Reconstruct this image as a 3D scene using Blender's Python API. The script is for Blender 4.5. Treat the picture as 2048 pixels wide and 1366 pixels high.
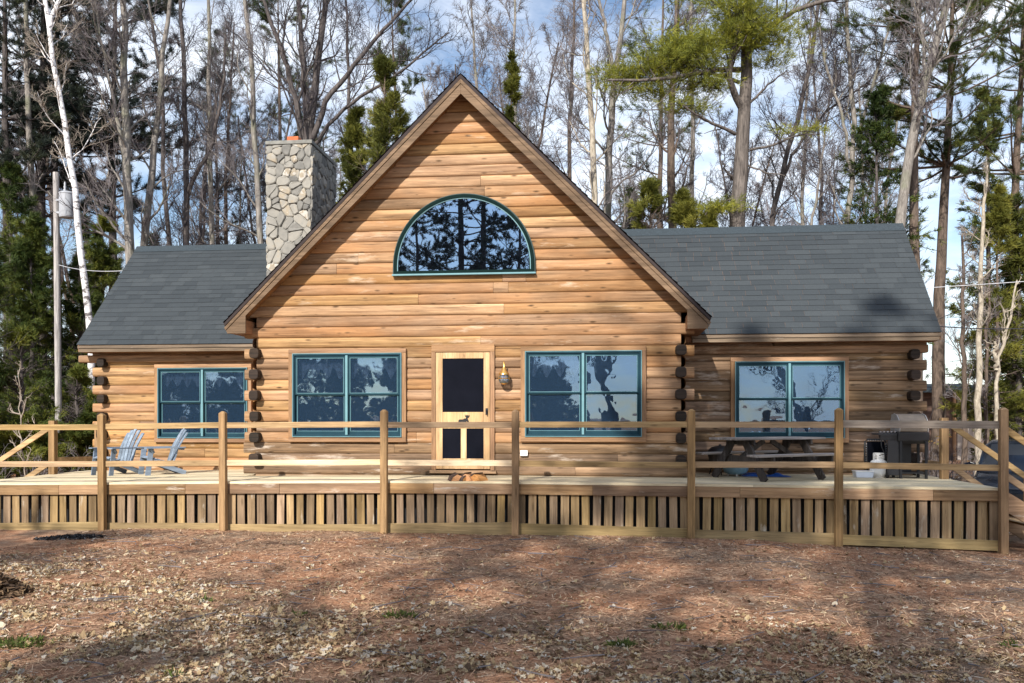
import bpy, math, random
import numpy as np
from mathutils import Vector, Matrix, noise as mnoise

SC = bpy.context.scene
COL = SC.collection
for o in list(bpy.data.objects):
    bpy.data.objects.remove(o)
PI = math.pi
R = math.radians

# ------------------------------------------------------------------ camera
F = 1750.0            # focal length in photograph pixels (2048 wide)
HOR = 838.0           # horizon row
EZ = 1.95             # eye height
ANG = math.atan(181.0 / F)
CA, SA = math.cos(ANG), math.sin(ANG)
cam = bpy.data.cameras.new('camera')
cam.sensor_width = 36
cam.lens = 36 * F / 2048
cam.shift_y = (HOR - 683) / 2048
cam.clip_end = 3000
co = bpy.data.objects.new('camera', cam)
COL.objects.link(co)
co.location = (0, 0, EZ)
co.rotation_euler = (PI / 2, 0, ANG)
SC.camera = co

# ------------------------------------------------------------------ world, sun, exposure
SUN_AZ, SUN_EL = R(15), R(34)
SUN = Vector((-math.sin(SUN_AZ) * math.cos(SUN_EL), -math.cos(SUN_AZ) * math.cos(SUN_EL), math.sin(SUN_EL)))
W = bpy.data.worlds.new("World")
SC.world = W
W.use_nodes = True
wt = W.node_tree
wt.nodes.clear()
def wn(t, **k):
    n = wt.nodes.new(t)
    for a, b in k.items():
        setattr(n, a, b)
    return n
sky = wn('ShaderNodeTexSky', sky_type='NISHITA', sun_disc=False, sun_elevation=SUN_EL, sun_rotation=PI + SUN_AZ)
sky.air_density = 1.0
sky.dust_density = 0.6
sky.ozone_density = 1.6
wtc = wn('ShaderNodeTexCoord')
wmp = wn('ShaderNodeMapping')
wmp.inputs['Scale'].default_value = (1.0, 1.0, 2.6)
wno = wn('ShaderNodeTexNoise')
wno.inputs['Scale'].default_value = 2.6
wno.inputs['Detail'].default_value = 8
wno.inputs['Roughness'].default_value = 0.6
wno.inputs['Distortion'].default_value = 0.3
wrp = wn('ShaderNodeValToRGB')
wrp.color_ramp.elements[0].position = 0.40
wrp.color_ramp.elements[1].position = 0.68
wmx = wn('ShaderNodeMixRGB')
wmx.inputs[2].default_value = (8.4, 8.8, 9.4, 1)
wbg = wn('ShaderNodeBackground')
wbg.inputs['Strength'].default_value = 0.12
wo = wn('ShaderNodeOutputWorld')
L = wt.links.new
L(wtc.outputs['Generated'], wmp.inputs[0])
L(wmp.outputs[0], wno.inputs['Vector'])
L(wno.outputs[0], wrp.inputs[0])
L(wrp.outputs[0], wmx.inputs[0])
L(sky.outputs[0], wmx.inputs[1])
L(wmx.outputs[0], wbg.inputs[0])
L(wbg.outputs[0], wo.inputs[0])

sl = bpy.data.lights.new('sun', 'SUN')
sl.energy = 5.0
sl.angle = R(0.5)
sl.color = (1.0, 0.93, 0.83)
so = bpy.data.objects.new('sun', sl)
so.rotation_euler = SUN.to_track_quat('Z', 'Y').to_euler()
COL.objects.link(so)
SC.view_settings.view_transform = 'Standard'
SC.view_settings.look = 'None'
SC.view_settings.exposure = 0.5
SC.view_settings.gamma = 1.0
SC.cycles.use_denoising = True
SC.cycles.max_bounces = 6
SC.cycles.transparent_max_bounces = 12
SC.cycles.caustics_reflective = False
SC.cycles.caustics_refractive = False

# ------------------------------------------------------------------ projection of photograph pixels onto real planes
def P(px, py, Y):
    u = (px - 1024) / F
    t = Y / (CA + u * SA)
    return t * (u * CA - SA), EZ + t * (HOR - py) / F
def PG(px, py, z):
    t = (EZ - z) * F / (py - HOR)
    u = (px - 1024) / F
    return t * (u * CA - SA), t * (CA + u * SA)
def PX(px, Y):
    return P(px, HOR, Y)[0]
def pix(x, y, z):
    d = -SA * x + CA * y
    return 1024 + F * (CA * x + SA * y) / d, HOR - F * (z - EZ) / d

# ------------------------------------------------------------------ objects and tags
def tag(o, label=None, cat=None, group=None, kind=None):
    if label: o['label'] = label
    if cat: o['category'] = cat
    if group: o['group'] = group
    if kind: o['kind'] = kind
    return o
def empty(name, loc=(0, 0, 0), rz=0.0):
    o = bpy.data.objects.new(name, None)
    o.location = loc
    o.rotation_euler = (0, 0, rz)
    o.empty_display_size = 0.2
    COL.objects.link(o)
    return o
def link(name, me, mat, parent=None):
    o = bpy.data.objects.new(name, me)
    if mat is not None and not me.materials:
        me.materials.append(mat)
    if parent is not None:
        o.parent = parent
    COL.objects.link(o)
    return o
def copy_tree(o, parent=None):
    c = o.copy()
    COL.objects.link(c)
    if parent is not None:
        c.parent = parent
    for ch in list(o.children):
        copy_tree(ch, c)
    return c
def mesh_np(name, V, Fc, tone=None, smooth=False):
    V = np.asarray(V, dtype=np.float32); Fc = np.asarray(Fc, dtype=np.int32)
    n, k = Fc.shape
    me = bpy.data.meshes.new(name)
    me.vertices.add(len(V)); me.vertices.foreach_set('co', V.ravel())
    me.loops.add(n * k); me.loops.foreach_set('vertex_index', Fc.ravel())
    me.polygons.add(n)
    me.polygons.foreach_set('loop_start', np.arange(0, n * k, k, dtype=np.int32))
    me.polygons.foreach_set('loop_total', np.full(n, k, dtype=np.int32))
    me.polygons.foreach_set('use_smooth', np.full(n, smooth, dtype=bool))
    if tone is not None:
        a = me.attributes.new('tone', 'FLOAT', 'FACE')
        a.data.foreach_set('value', np.asarray(tone, dtype=np.float32))
    me.update(calc_edges=True)
    return me

RND = random.Random(7)
class MB:
    def __init__(s):
        s.v = []; s.f = []; s.t = []
    def add(s, vs, fs, tone=None):
        b = len(s.v)
        tone = RND.random() if tone is None else tone
        s.v.extend([tuple(p) for p in vs])
        for q in fs:
            s.f.append([b + i for i in q]); s.t.append(tone)
    def box(s, x0, x1, y0, y1, z0, z1, tone=None):
        s.add([(x0, y0, z0), (x1, y0, z0), (x1, y1, z0), (x0, y1, z0), (x0, y0, z1), (x1, y0, z1), (x1, y1, z1), (x0, y1, z1)],
              [(3, 2, 1, 0), (4, 5, 6, 7), (0, 1, 5, 4), (1, 2, 6, 5), (2, 3, 7, 6), (3, 0, 4, 7)], tone)
    def bar(s, p, q, w, h, up=(0, 0, 1), tone=None):
        """box from p to q: w across, h along up"""
        p = Vector(p); q = Vector(q); d = (q - p).normalized()
        up = Vector(up)
        sd = d.cross(up).normalized(); up = sd.cross(d).normalized()
        vs = []
        for c in (p, q):
            for a, b in ((-1, -1), (1, -1), (1, 1), (-1, 1)):
                vs.append(c + sd * (a * w / 2) + up * (b * h / 2))
        s.add(vs, [(0, 1, 2, 3), (7, 6, 5, 4), (0, 4, 5, 1), (1, 5, 6, 2), (2, 6, 7, 3), (3, 7, 4, 0)], tone)
    def prism(s, poly, axis, a, b, tone=None):
        """poly: 2-D points; axis 'y': (x,z) extruded a..b in y; 'x': (y,z); 'z': (x,y)"""
        n = len(poly)
        def m(p, c):
            return {'y': (p[0], c, p[1]), 'x': (c, p[0], p[1]), 'z': (p[0], p[1], c)}[axis]
        vs = [m(p, a) for p in poly] + [m(p, b) for p in poly]
        fs = [tuple(range(n)), tuple(range(2 * n - 1, n - 1, -1))]
        for i in range(n):
            j = (i + 1) % n
            fs.append((i, i + n, j + n, j))
        s.add(vs, fs, tone)
    def tube(s, pts, rad, sides=8, tone=None, cap=True):
        pts = [Vector(p) for p in pts]
        if not hasattr(rad, '__len__'):
            rad = [rad] * len(pts)
        vs = []; fs = []
        for i, p in enumerate(pts):
            d = (pts[min(i + 1, len(pts) - 1)] - pts[max(i - 1, 0)]).normalized()
            ref = Vector((0, 0, 1)) if abs(d.z) < 0.9 else Vector((1, 0, 0))
            a = d.cross(ref).normalized(); b = d.cross(a).normalized()
            for k in range(sides):
                t = 2 * PI * k / sides
                vs.append(p + (a * math.cos(t) + b * math.sin(t)) * rad[i])
        for i in range(len(pts) - 1):
            for k in range(sides):
                k2 = (k + 1) % sides
                fs.append((i * sides + k, i * sides + k2, (i + 1) * sides + k2, (i + 1) * sides + k))
        if cap:
            fs.append(tuple(range(sides - 1, -1, -1)))
            fs.append(tuple(range((len(pts) - 1) * sides, len(pts) * sides)))
        s.add(vs, fs, tone)
    def lathe(s, prof, c, sides=20, tone=None, axis='z', caps=True):
        vs = []; fs = []
        for r, h in prof:
            for k in range(sides):
                t = 2 * PI * k / sides
                x, y = r * math.cos(t), r * math.sin(t)
                vs.append({'z': (c[0] + x, c[1] + y, c[2] + h), 'y': (c[0] + x, c[1] + h, c[2] + y), 'x': (c[0] + h, c[1] + x, c[2] + y)}[axis])
        for i in range(len(prof) - 1):
            for k in range(sides):
                k2 = (k + 1) % sides
                fs.append((i * sides + k, i * sides + k2, (i + 1) * sides + k2, (i + 1) * sides + k))
        if caps:
            fs.append(tuple(range(sides - 1, -1, -1)))
            fs.append(tuple(range((len(prof) - 1) * sides, len(prof) * sides)))
        s.add(vs, fs, tone)
    def build(s, name, mat, parent=None, smooth=False, bevel=0.0):
        me = bpy.data.meshes.new(name)
        me.from_pydata(s.v, [], s.f)
        a = me.attributes.new('tone', 'FLOAT', 'FACE')
        a.data.foreach_set('value', np.asarray(s.t, dtype=np.float32))
        if smooth:
            me.polygons.foreach_set('use_smooth', [True] * len(me.polygons))
        me.update()
        import bmesh
        bm = bmesh.new(); bm.from_mesh(me)
        bmesh.ops.recalc_face_normals(bm, faces=bm.faces)
        bm.to_mesh(me); bm.free()
        o = link(name, me, mat, parent)
        if bevel:
            m = o.modifiers.new('bevel', 'BEVEL'); m.width = bevel; m.segments = 2; m.limit_method = 'ANGLE'; m.angle_limit = R(40)
        if smooth:
            try:
                me.set_sharp_from_angle(angle=R(42))
            except Exception:
                pass
        return o

# ------------------------------------------------------------------ materials
def newmat(name):
    m = bpy.data.materials.new(name)
    m.use_nodes = True
    nt = m.node_tree
    nt.nodes.clear()
    out = nt.nodes.new('ShaderNodeOutputMaterial')
    return m, nt, out
def nd(nt, t, inp=None, **k):
    n = nt.nodes.new(t)
    for a, b in k.items():
        setattr(n, a, b)
    for a, b in (inp or {}).items():
        if isinstance(b, bpy.types.NodeSocket):
            nt.links.new(b, n.inputs[a])
        else:
            n.inputs[a].default_value = b
    return n
def c4(c):
    return (c[0], c[1], c[2], 1)
def ramp(nt, fac, stops):
    n = nt.nodes.new('ShaderNodeValToRGB')
    e = n.color_ramp.elements
    e[0].position, e[0].color = stops[0][0], c4(stops[0][1])
    e[1].position, e[1].color = stops[-1][0], c4(stops[-1][1])
    for p, c in stops[1:-1]:
        x = e.new(p); x.color = c4(c)
    nt.links.new(fac, n.inputs[0])
    return n.outputs[0]
def mix(nt, fac, a, b, blend='MIX'):
    n = nt.nodes.new('ShaderNodeMixRGB')
    n.blend_type = blend
    for i, x in enumerate((fac, a, b)):
        if isinstance(x, bpy.types.NodeSocket):
            nt.links.new(x, n.inputs[i])
        elif i == 0:
            n.inputs[0].default_value = x
        else:
            n.inputs[i].default_value = c4(x)
    return n.outputs[0]
def math_(nt, op, a, b=None, c=None):
    n = nt.nodes.new('ShaderNodeMath')
    n.operation = op
    for i, x in enumerate((a, b, c)):
        if x is None: continue
        if isinstance(x, bpy.types.NodeSocket):
            nt.links.new(x, n.inputs[i])
        else:
            n.inputs[i].default_value = x
    return n.outputs[0]
def tone_of(nt):
    return nd(nt, 'ShaderNodeAttribute', attribute_name='tone').outputs['Fac']

def wood(name, lo, hi, axis='x', knots=0.5, wear=0.0, wearcol=(0.55, 0.5, 0.44), var=0.5, rough=0.72, orange=None, bump=0.25, fine=1.0, blotch=0.85, cracks=0.4):
    m, nt, out = newmat(name)
    tc = nd(nt, 'ShaderNodeTexCoord').outputs['Object']
    tn = tone_of(nt)
    off = nd(nt, 'ShaderNodeCombineXYZ', {0: math_(nt, 'MULTIPLY', tn, 37.0), 1: math_(nt, 'MULTIPLY', tn, 91.0), 2: math_(nt, 'MULTIPLY', tn, 53.0)}).outputs[0]
    v = nd(nt, 'ShaderNodeVectorMath', {0: tc, 1: off}, operation='ADD').outputs[0]
    sc = {'x': (0.7, 14, 22), 'y': (14, 0.7, 22), 'z': (16, 16, 0.8)}[axis]
    g = nd(nt, 'ShaderNodeMapping', {'Vector': v, 'Scale': sc}).outputs[0]
    n1 = nd(nt, 'ShaderNodeTexNoise', {'Vector': g, 'Scale': 1.0 * fine, 'Detail': 6.0, 'Roughness': 0.62, 'Distortion': 0.6}).outputs[0]
    sc2 = tuple(0.35 + 0.13 * x for x in sc)
    g2 = nd(nt, 'ShaderNodeMapping', {'Vector': v, 'Scale': sc2}).outputs[0]
    n2 = nd(nt, 'ShaderNodeTexNoise', {'Vector': g2, 'Scale': 0.8, 'Detail': 3.0}).outputs[0]
    f = math_(nt, 'ADD', math_(nt, 'MULTIPLY', n1, 0.65), math_(nt, 'MULTIPLY', n2, 0.35))
    col = ramp(nt, f, [(0.37, lo), (0.5, tuple((a + b) / 2 for a, b in zip(lo, hi))), (0.61, hi)])
    tv = nd(nt, 'ShaderNodeMapRange', {'Value': tn, 'To Min': 1 - var * 0.6, 'To Max': 1 + var * 0.4}).outputs[0]
    tn3 = math_(nt, 'FRACT', math_(nt, 'MULTIPLY', tn, 13.7))
    hs = nd(nt, 'ShaderNodeHueSaturation', {'Color': col, 'Value': tv, 'Hue': nd(nt, 'ShaderNodeMapRange', {'Value': tn3, 'To Min': 0.5 - 0.012 * var, 'To Max': 0.5 + 0.012 * var}).outputs[0], 'Saturation': nd(nt, 'ShaderNodeMapRange', {'Value': tn3, 'To Min': 1 - 0.3 * var, 'To Max': 1 + 0.12 * var}).outputs[0]})
    col = hs.outputs[0]
    if orange:
        tn2 = math_(nt, 'FRACT', math_(nt, 'MULTIPLY', tn, 7.31))
        n4 = nd(nt, 'ShaderNodeTexNoise', {'Vector': nd(nt, 'ShaderNodeMapping', {'Vector': v, 'Scale': (0.8, 1, 1.5)}).outputs[0], 'Scale': 1.0, 'Detail': 3.0}).outputs[0]
        ff = nd(nt, 'ShaderNodeMapRange', {'Value': math_(nt, 'ADD', n4, math_(nt, 'MULTIPLY', tn2, 0.35)), 'From Min': 0.6, 'From Max': 0.95, 'To Max': 0.6}).outputs[0]
        col = mix(nt, ff, col, orange)
    nb_ = nd(nt, 'ShaderNodeTexNoise', {'Vector': nd(nt, 'ShaderNodeMapping', {'Vector': v, 'Scale': tuple(0.5 + 0.22 * x for x in sc)}).outputs[0], 'Scale': 1.0, 'Detail': 5.0, 'Roughness': 0.7}).outputs[0]
    bv = nd(nt, 'ShaderNodeMapRange', {'Value': nb_, 'From Min': 0.3, 'From Max': 0.7, 'To Min': 1 - 0.45 * blotch, 'To Max': 1 + 0.35 * blotch}).outputs[0]
    col = nd(nt, 'ShaderNodeHueSaturation', {'Color': col, 'Value': bv}).outputs[0]
    if knots:
        ks = {'x': (2.1, 3, 7.0), 'y': (3, 2.1, 7), 'z': (7, 7, 1.6)}[axis]
        kv = nd(nt, 'ShaderNodeMapping', {'Vector': v, 'Scale': ks}).outputs[0]
        vo = nd(nt, 'ShaderNodeTexVoronoi', {'Vector': kv, 'Scale': 1.0}).outputs['Distance']
        kf = nd(nt, 'ShaderNodeMapRange', {'Value': vo, 'From Min': 0.06, 'From Max': 0.17, 'To Min': knots, 'To Max': 0.0}).outputs[0]
        col = mix(nt, kf, col, tuple(0.38 * x for x in lo))
    if cracks:
        cs = {'x': (0.45, 3, 26), 'y': (3, 0.45, 26), 'z': (20, 20, 0.5)}[axis]
        cn = nd(nt, 'ShaderNodeTexNoise', {'Vector': nd(nt, 'ShaderNodeMapping', {'Vector': v, 'Scale': cs}).outputs[0], 'Scale': 1.0, 'Detail': 2.0}).outputs[0]
        cf = nd(nt, 'ShaderNodeMapRange', {'Value': math_(nt, 'ABSOLUTE', math_(nt, 'SUBTRACT', cn, 0.57)), 'From Min': 0.003, 'From Max': 0.014, 'To Min': cracks, 'To Max': 0.0}).outputs[0]
        col = mix(nt, cf, col, tuple(0.22 * x for x in lo))
    if wear:
        wv = nd(nt, 'ShaderNodeMapping', {'Vector': tc, 'Scale': {'x': (0.9, 1, 5), 'y': (1, .9, 5), 'z': (5, 5, 1.4)}[axis]}).outputs[0]
        wn_ = nd(nt, 'ShaderNodeTexNoise', {'Vector': wv, 'Scale': 1.1, 'Detail': 8.0, 'Roughness': 0.68}).outputs[0]
        wf = nd(nt, 'ShaderNodeMapRange', {'Value': wn_, 'From Min': 0.66 - 0.16 * wear, 'From Max': 0.76 - 0.12 * wear, 'To Max': 0.85}).outputs[0]
        col = mix(nt, wf, col, wearcol)
    bs = nd(nt, 'ShaderNodeBsdfPrincipled', {'Base Color': col, 'Roughness': rough})
    bs.inputs['Specular IOR Level'].default_value = 0.25
    if bump:
        b = nd(nt, 'ShaderNodeBump', {'Height': n1, 'Strength': bump, 'Distance': 0.014}).outputs[0]
        nt.links.new(b, bs.inputs['Normal'])
    nt.links.new(bs.outputs[0], out.inputs[0])
    return m

def plain(name, col, rough=0.6, metal=0.0, var=0.15, scale=6.0, bump=0.0, spec=0.4, tonevar=0.0):
    m, nt, out = newmat(name)
    tc = nd(nt, 'ShaderNodeTexCoord').outputs['Object']
    n1 = nd(nt, 'ShaderNodeTexNoise', {'Vector': tc, 'Scale': scale, 'Detail': 5.0, 'Roughness': 0.6}).outputs[0]
    c = ramp(nt, n1, [(0.3, tuple(x * (1 - var) for x in col)), (0.7, tuple(min(1, x * (1 + var)) for x in col))])
    if tonevar:
        tv = nd(nt, 'ShaderNodeMapRange', {'Value': tone_of(nt), 'To Min': 1 - tonevar, 'To Max': 1 + tonevar}).outputs[0]
        c = nd(nt, 'ShaderNodeHueSaturation', {'Color': c, 'Value': tv}).outputs[0]
    bs = nd(nt, 'ShaderNodeBsdfPrincipled', {'Base Color': c, 'Roughness': rough, 'Metallic': metal})
    bs.inputs['Specular IOR Level'].default_value = spec
    if bump:
        b = nd(nt, 'ShaderNodeBump', {'Height': n1, 'Strength': bump, 'Distance': 0.02}).outputs[0]
        nt.links.new(b, bs.inputs['Normal'])
    nt.links.new(bs.outputs[0], out.inputs[0])
    return m

def ramped(name, stops, rough=0.85, trans=0.0, noise=0.0, spec=0.2, nscale=9.0):
    """colour picked by the per-face tone, with light passing through if trans"""
    m, nt, out = newmat(name)
    tn = tone_of(nt)
    if noise:
        tc = nd(nt, 'ShaderNodeTexCoord').outputs['Object']
        n1 = nd(nt, 'ShaderNodeTexNoise', {'Vector': tc, 'Scale': nscale, 'Detail': 4.0}).outputs[0]
        tn = math_(nt, 'ADD', tn, math_(nt, 'MULTIPLY', math_(nt, 'SUBTRACT', n1, 0.5), noise))
    c = ramp(nt, tn, stops)
    bs = nd(nt, 'ShaderNodeBsdfPrincipled', {'Base Color': c, 'Roughness': rough})
    bs.inputs['Specular IOR Level'].default_value = spec
    sh = bs.outputs[0]
    if trans:
        tr = nd(nt, 'ShaderNodeBsdfTranslucent', {'Color': c}).outputs[0]
        ms = nd(nt, 'ShaderNodeMixShader', {0: trans})
        nt.links.new(sh, ms.inputs[1]); nt.links.new(tr, ms.inputs[2])
        sh = ms.outputs[0]
    nt.links.new(sh, out.inputs[0])
    return m

def bark(name, lo, hi, scale=(9, 9, 1.6), moss=None, rough=0.95):
    m, nt, out = newmat(name)
    tc = nd(nt, 'ShaderNodeTexCoord').outputs['Object']
    mp = nd(nt, 'ShaderNodeMapping', {'Vector': tc, 'Scale': scale}).outputs[0]
    n1 = nd(nt, 'ShaderNodeTexNoise', {'Vector': mp, 'Scale': 1.6, 'Detail': 6.0, 'Roughness': 0.7, 'Distortion': 0.8}).outputs[0]
    c = ramp(nt, n1, [(0.34, lo), (0.66, hi)])
    if moss:
        n2 = nd(nt, 'ShaderNodeTexNoise', {'Vector': tc, 'Scale': 1.3, 'Detail': 5.0}).outputs[0]
        mf = nd(nt, 'ShaderNodeMapRange', {'Value': n2, 'From Min': 0.5, 'From Max': 0.68, 'To Max': 0.6}).outputs[0]
        c = mix(nt, mf, c, moss)
    bs = nd(nt, 'ShaderNodeBsdfPrincipled', {'Base Color': c, 'Roughness': rough})
    bs.inputs['Specular IOR Level'].default_value = 0.1
    b = nd(nt, 'ShaderNodeBump', {'Height': n1, 'Strength': 0.6, 'Distance': 0.03}).outputs[0]
    nt.links.new(b, bs.inputs['Normal'])
    nt.links.new(bs.outputs[0], out.inputs[0])
    return m

M = {}
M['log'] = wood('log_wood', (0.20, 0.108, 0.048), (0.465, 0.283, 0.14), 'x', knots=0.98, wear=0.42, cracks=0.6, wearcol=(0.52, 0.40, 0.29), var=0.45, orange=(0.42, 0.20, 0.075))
M['log_low'] = wood('weathered_shaded_log_wood', (0.13, 0.078, 0.044), (0.34, 0.218, 0.128), 'x', cracks=0.8, knots=0.85, wear=0.55, wearcol=(0.50, 0.43, 0.36), var=0.5)  # weathered logs, with partial shade put into the darker brown
M['trim'] = wood('trim_wood', (0.24, 0.13, 0.065), (0.40, 0.235, 0.125), 'x', knots=0.3, var=0.25)
M['trimz'] = wood('upright_trim_wood', (0.24, 0.13, 0.065), (0.40, 0.235, 0.125), 'z', knots=0.3, var=0.25)
M['rake'] = wood('rake_wood', (0.10, 0.064, 0.038), (0.205, 0.135, 0.085), 'x', knots=0.1, var=0.2)
M['soffit'] = wood('soffit_wood', (0.20, 0.09, 0.038), (0.33, 0.165, 0.07), 'y', knots=0.2, var=0.3)
M['fascia'] = wood('fascia_wood', (0.12, 0.088, 0.060), (0.25, 0.185, 0.125), 'x', knots=0.2, wear=0.25, var=0.3)
M['door'] = wood('door_wood', (0.42, 0.25, 0.12), (0.62, 0.42, 0.225), 'z', knots=0.25, wear=0.3, wearcol=(0.68, 0.57, 0.44), var=0.2)
M['deck'] = wood('deck_board_wood', (0.56, 0.46, 0.29), (0.74, 0.64, 0.45), 'x', knots=0.2, var=0.25)
M['post'] = wood('post_wood', (0.20, 0.118, 0.052), (0.40, 0.25, 0.12), 'z', knots=0.5, var=0.3)
M['rail'] = wood('rail_wood', (0.27, 0.17, 0.08), (0.48, 0.325, 0.165), 'x', knots=0.5, var=0.5)
M['railnew'] = wood('new_rail_wood', (0.58, 0.44, 0.26), (0.78, 0.62, 0.42), 'x', knots=0.7, var=0.3)
M['railgrey'] = wood('grey_rail_wood', (0.15, 0.12, 0.095), (0.29, 0.245, 0.20), 'x', knots=0.4, var=0.3)
M['rim'] = wood('rim_board_wood', (0.22, 0.125, 0.06), (0.38, 0.24, 0.125), 'x', knots=0.3, wear=0.42, wearcol=(0.62, 0.55, 0.47), var=0.5)
M['slat'] = wood('skirt_slat_wood', (0.19, 0.12, 0.056), (0.39, 0.265, 0.138), 'z', knots=0.55, wear=0.4, wearcol=(0.48, 0.44, 0.37), var=0.7)
M['skirtbase'] = wood('skirt_base_wood', (0.24, 0.165, 0.075), (0.40, 0.29, 0.14), 'x', knots=0.35, wear=0.1, var=0.3)
M['greywood'] = wood('grey_table_wood', (0.20, 0.17, 0.15), (0.46, 0.42, 0.40), 'x', knots=0.3, wear=0.3, wearcol=(0.62, 0.62, 0.66), var=0.4)
M['darkwood'] = wood('dark_table_wood', (0.035, 0.03, 0.028), (0.10, 0.085, 0.078), 'z', knots=0.3, wear=0.25, wearcol=(0.3, 0.27, 0.27), var=0.4)
M['logend'] = wood('stained_log_end', (0.010, 0.008, 0.006), (0.052, 0.033, 0.023), 'x', knots=0.0, var=0.5)
M['teal'] = plain('teal_frame_paint', (0.013, 0.046, 0.066), spec=0.12, rough=0.5, var=0.12)
M['tealpale'] = plain('pale_teal_edge', (0.13, 0.27, 0.31), rough=0.4, var=0.1)
M['greenframe'] = plain('green_frame_paint', (0.006, 0.017, 0.016), spec=0.05, rough=0.8, var=0.12)
M['shingle'] = ramped('asphalt_shingle', [(0.0, (0.028, 0.034, 0.040)), (0.5, (0.041, 0.049, 0.056)), (1.0, (0.057, 0.066, 0.073))], rough=0.92, noise=1.1, nscale=60.0)
M['ridgecap'] = plain('ridge_shingle', (0.030, 0.042, 0.052), rough=0.9, var=0.3, scale=30)
M['shinglebrown'] = ramped('main_roof_shingle', [(0.0, (0.03, 0.022, 0.024)), (1.0, (0.075, 0.058, 0.06))], rough=0.9, noise=0.4, nscale=40.0)
M['stone'] = ramped('field_stone', [(0.0, (0.15, 0.148, 0.14)), (0.3, (0.21, 0.205, 0.19)), (0.6, (0.27, 0.26, 0.235)), (0.8, (0.31, 0.295, 0.262)), (0.95, (0.32, 0.27, 0.20)), (1.0, (0.45, 0.43, 0.39))], rough=0.95, noise=0.7, nscale=9.0)
M['mortar'] = plain('mortar', (0.27, 0.262, 0.24), rough=0.95, var=0.25, scale=12)
M['cap'] = plain('concrete_cap', (0.20, 0.20, 0.185), rough=0.95, var=0.25, scale=8)
M['flue'] = plain('clay_flue', (0.42, 0.12, 0.045), rough=0.8, var=0.2)
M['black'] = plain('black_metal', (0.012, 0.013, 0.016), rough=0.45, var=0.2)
M['darkpanel'] = plain('dark_enamel', (0.030, 0.030, 0.034), rough=0.4, var=0.2)
M['hood'] = plain('grill_hood', (0.26, 0.21, 0.165), rough=0.6, metal=0.0, var=0.2)
M['steel'] = plain('bright_steel', (0.62, 0.63, 0.66), rough=0.25, metal=1.0, var=0.1)
M['white'] = plain('white_plastic', (0.78, 0.78, 0.77), rough=0.45, var=0.05)
M['clear'] = plain('pale_plastic', (0.62, 0.68, 0.78), rough=0.3, var=0.08)
M['chair'] = wood('blue_chair_paint', (0.14, 0.185, 0.25), (0.23, 0.29, 0.37), 'x', knots=0.0, wear=0.12, wearcol=(0.5, 0.5, 0.5), var=0.25, bump=0.1)
M['tub'] = plain('pale_blue_tub', (0.22, 0.38, 0.50), rough=0.45, var=0.1)
M['tarp'] = plain('blue_tarp', (0.015, 0.10, 0.42), rough=0.45, var=0.3)
M['brass'] = plain('brass', (0.72, 0.42, 0.13), rough=0.28, metal=0.9, var=0.15)
M['screen'] = plain('insect_screen', (0.007, 0.008, 0.013), spec=0.03, rough=0.9, var=0.15, scale=3)
M['room'] = plain('dim_room_wall', (0.055, 0.075, 0.12), rough=0.9, var=0.2)  # dimness of the room put into the wall colour
M['curtain'] = plain('curtain_cloth', (0.80, 0.70, 0.60), rough=0.95, var=0.6, scale=7)
M['pole'] = bark('utility_pole_wood', (0.16, 0.15, 0.15), (0.52, 0.50, 0.49), scale=(14, 14, 0.8))
M['grey'] = plain('transformer_paint', (0.34, 0.36, 0.40), rough=0.4, var=0.06)
M['cable'] = plain('pale_cable', (0.6, 0.62, 0.66), rough=0.5)
M['cabledark'] = plain('dark_cable', (0.02, 0.02, 0.025), rough=0.5)
M['carpaint'] = plain('dark_blue_car_paint', (0.004, 0.010, 0.024), rough=0.18, var=0.1, spec=0.6)
M['carglass'] = plain('car_glass', (0.006, 0.008, 0.012), rough=0.06, spec=0.8)
M['rubber'] = plain('tyre_rubber', (0.015, 0.015, 0.016), rough=0.9)
M['housewall'] = wood('neighbour_siding', (0.05, 0.03, 0.022), (0.10, 0.06, 0.045), 'x', knots=0.0, var=0.3)
M['housepale'] = plain('neighbour_panel', (0.40, 0.36, 0.33), rough=0.8, var=0.25, scale=1.5)

def glass(name, tint, gloss=0.3, film=0.35, film_col=(0.02, 0.035, 0.07), ripple=0.07):
    m, nt, out = newmat(name)
    tc = nd(nt, 'ShaderNodeTexCoord').outputs['Object']
    n1 = nd(nt, 'ShaderNodeTexNoise', {'Vector': tc, 'Scale': 2.6, 'Detail': 1.5}).outputs[0]
    b = nd(nt, 'ShaderNodeBump', {'Height': n1, 'Strength': ripple, 'Distance': 0.05}).outputs[0]
    tr = nd(nt, 'ShaderNodeBsdfTransparent', {'Color': c4(tint)}).outputs[0]
    df = nd(nt, 'ShaderNodeBsdfDiffuse', {'Color': c4(film_col)}).outputs[0]
    a = nd(nt, 'ShaderNodeMixShader', {0: film})
    nt.links.new(tr, a.inputs[1]); nt.links.new(df, a.inputs[2])
    gl = nd(nt, 'ShaderNodeBsdfGlossy', {'Color': (0.50, 0.72, 1.0, 1), 'Roughness': 0.006, 'Normal': b}).outputs[0]  # blue of the reflected sky put into the gloss tint
    lw = nd(nt, 'ShaderNodeFresnel', {'IOR': 1.5}).outputs[0]
    f = math_(nt, 'ADD', lw, gloss)
    k = nd(nt, 'ShaderNodeMixShader', {0: f})
    nt.links.new(a.outputs[0], k.inputs[1]); nt.links.new(gl, k.inputs[2])
    nt.links.new(k.outputs[0], out.inputs[0])
    return m
M['glass'] = glass('window_glass', (0.72, 0.80, 0.92), 0.15, 0.34, (0.038, 0.078, 0.14))
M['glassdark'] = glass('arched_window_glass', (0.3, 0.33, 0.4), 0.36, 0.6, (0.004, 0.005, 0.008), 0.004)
M['lampglass'] = glass('lamp_glass', (0.9, 0.9, 0.9), 0.25, 0.15, (0.5, 0.5, 0.5))

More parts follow.
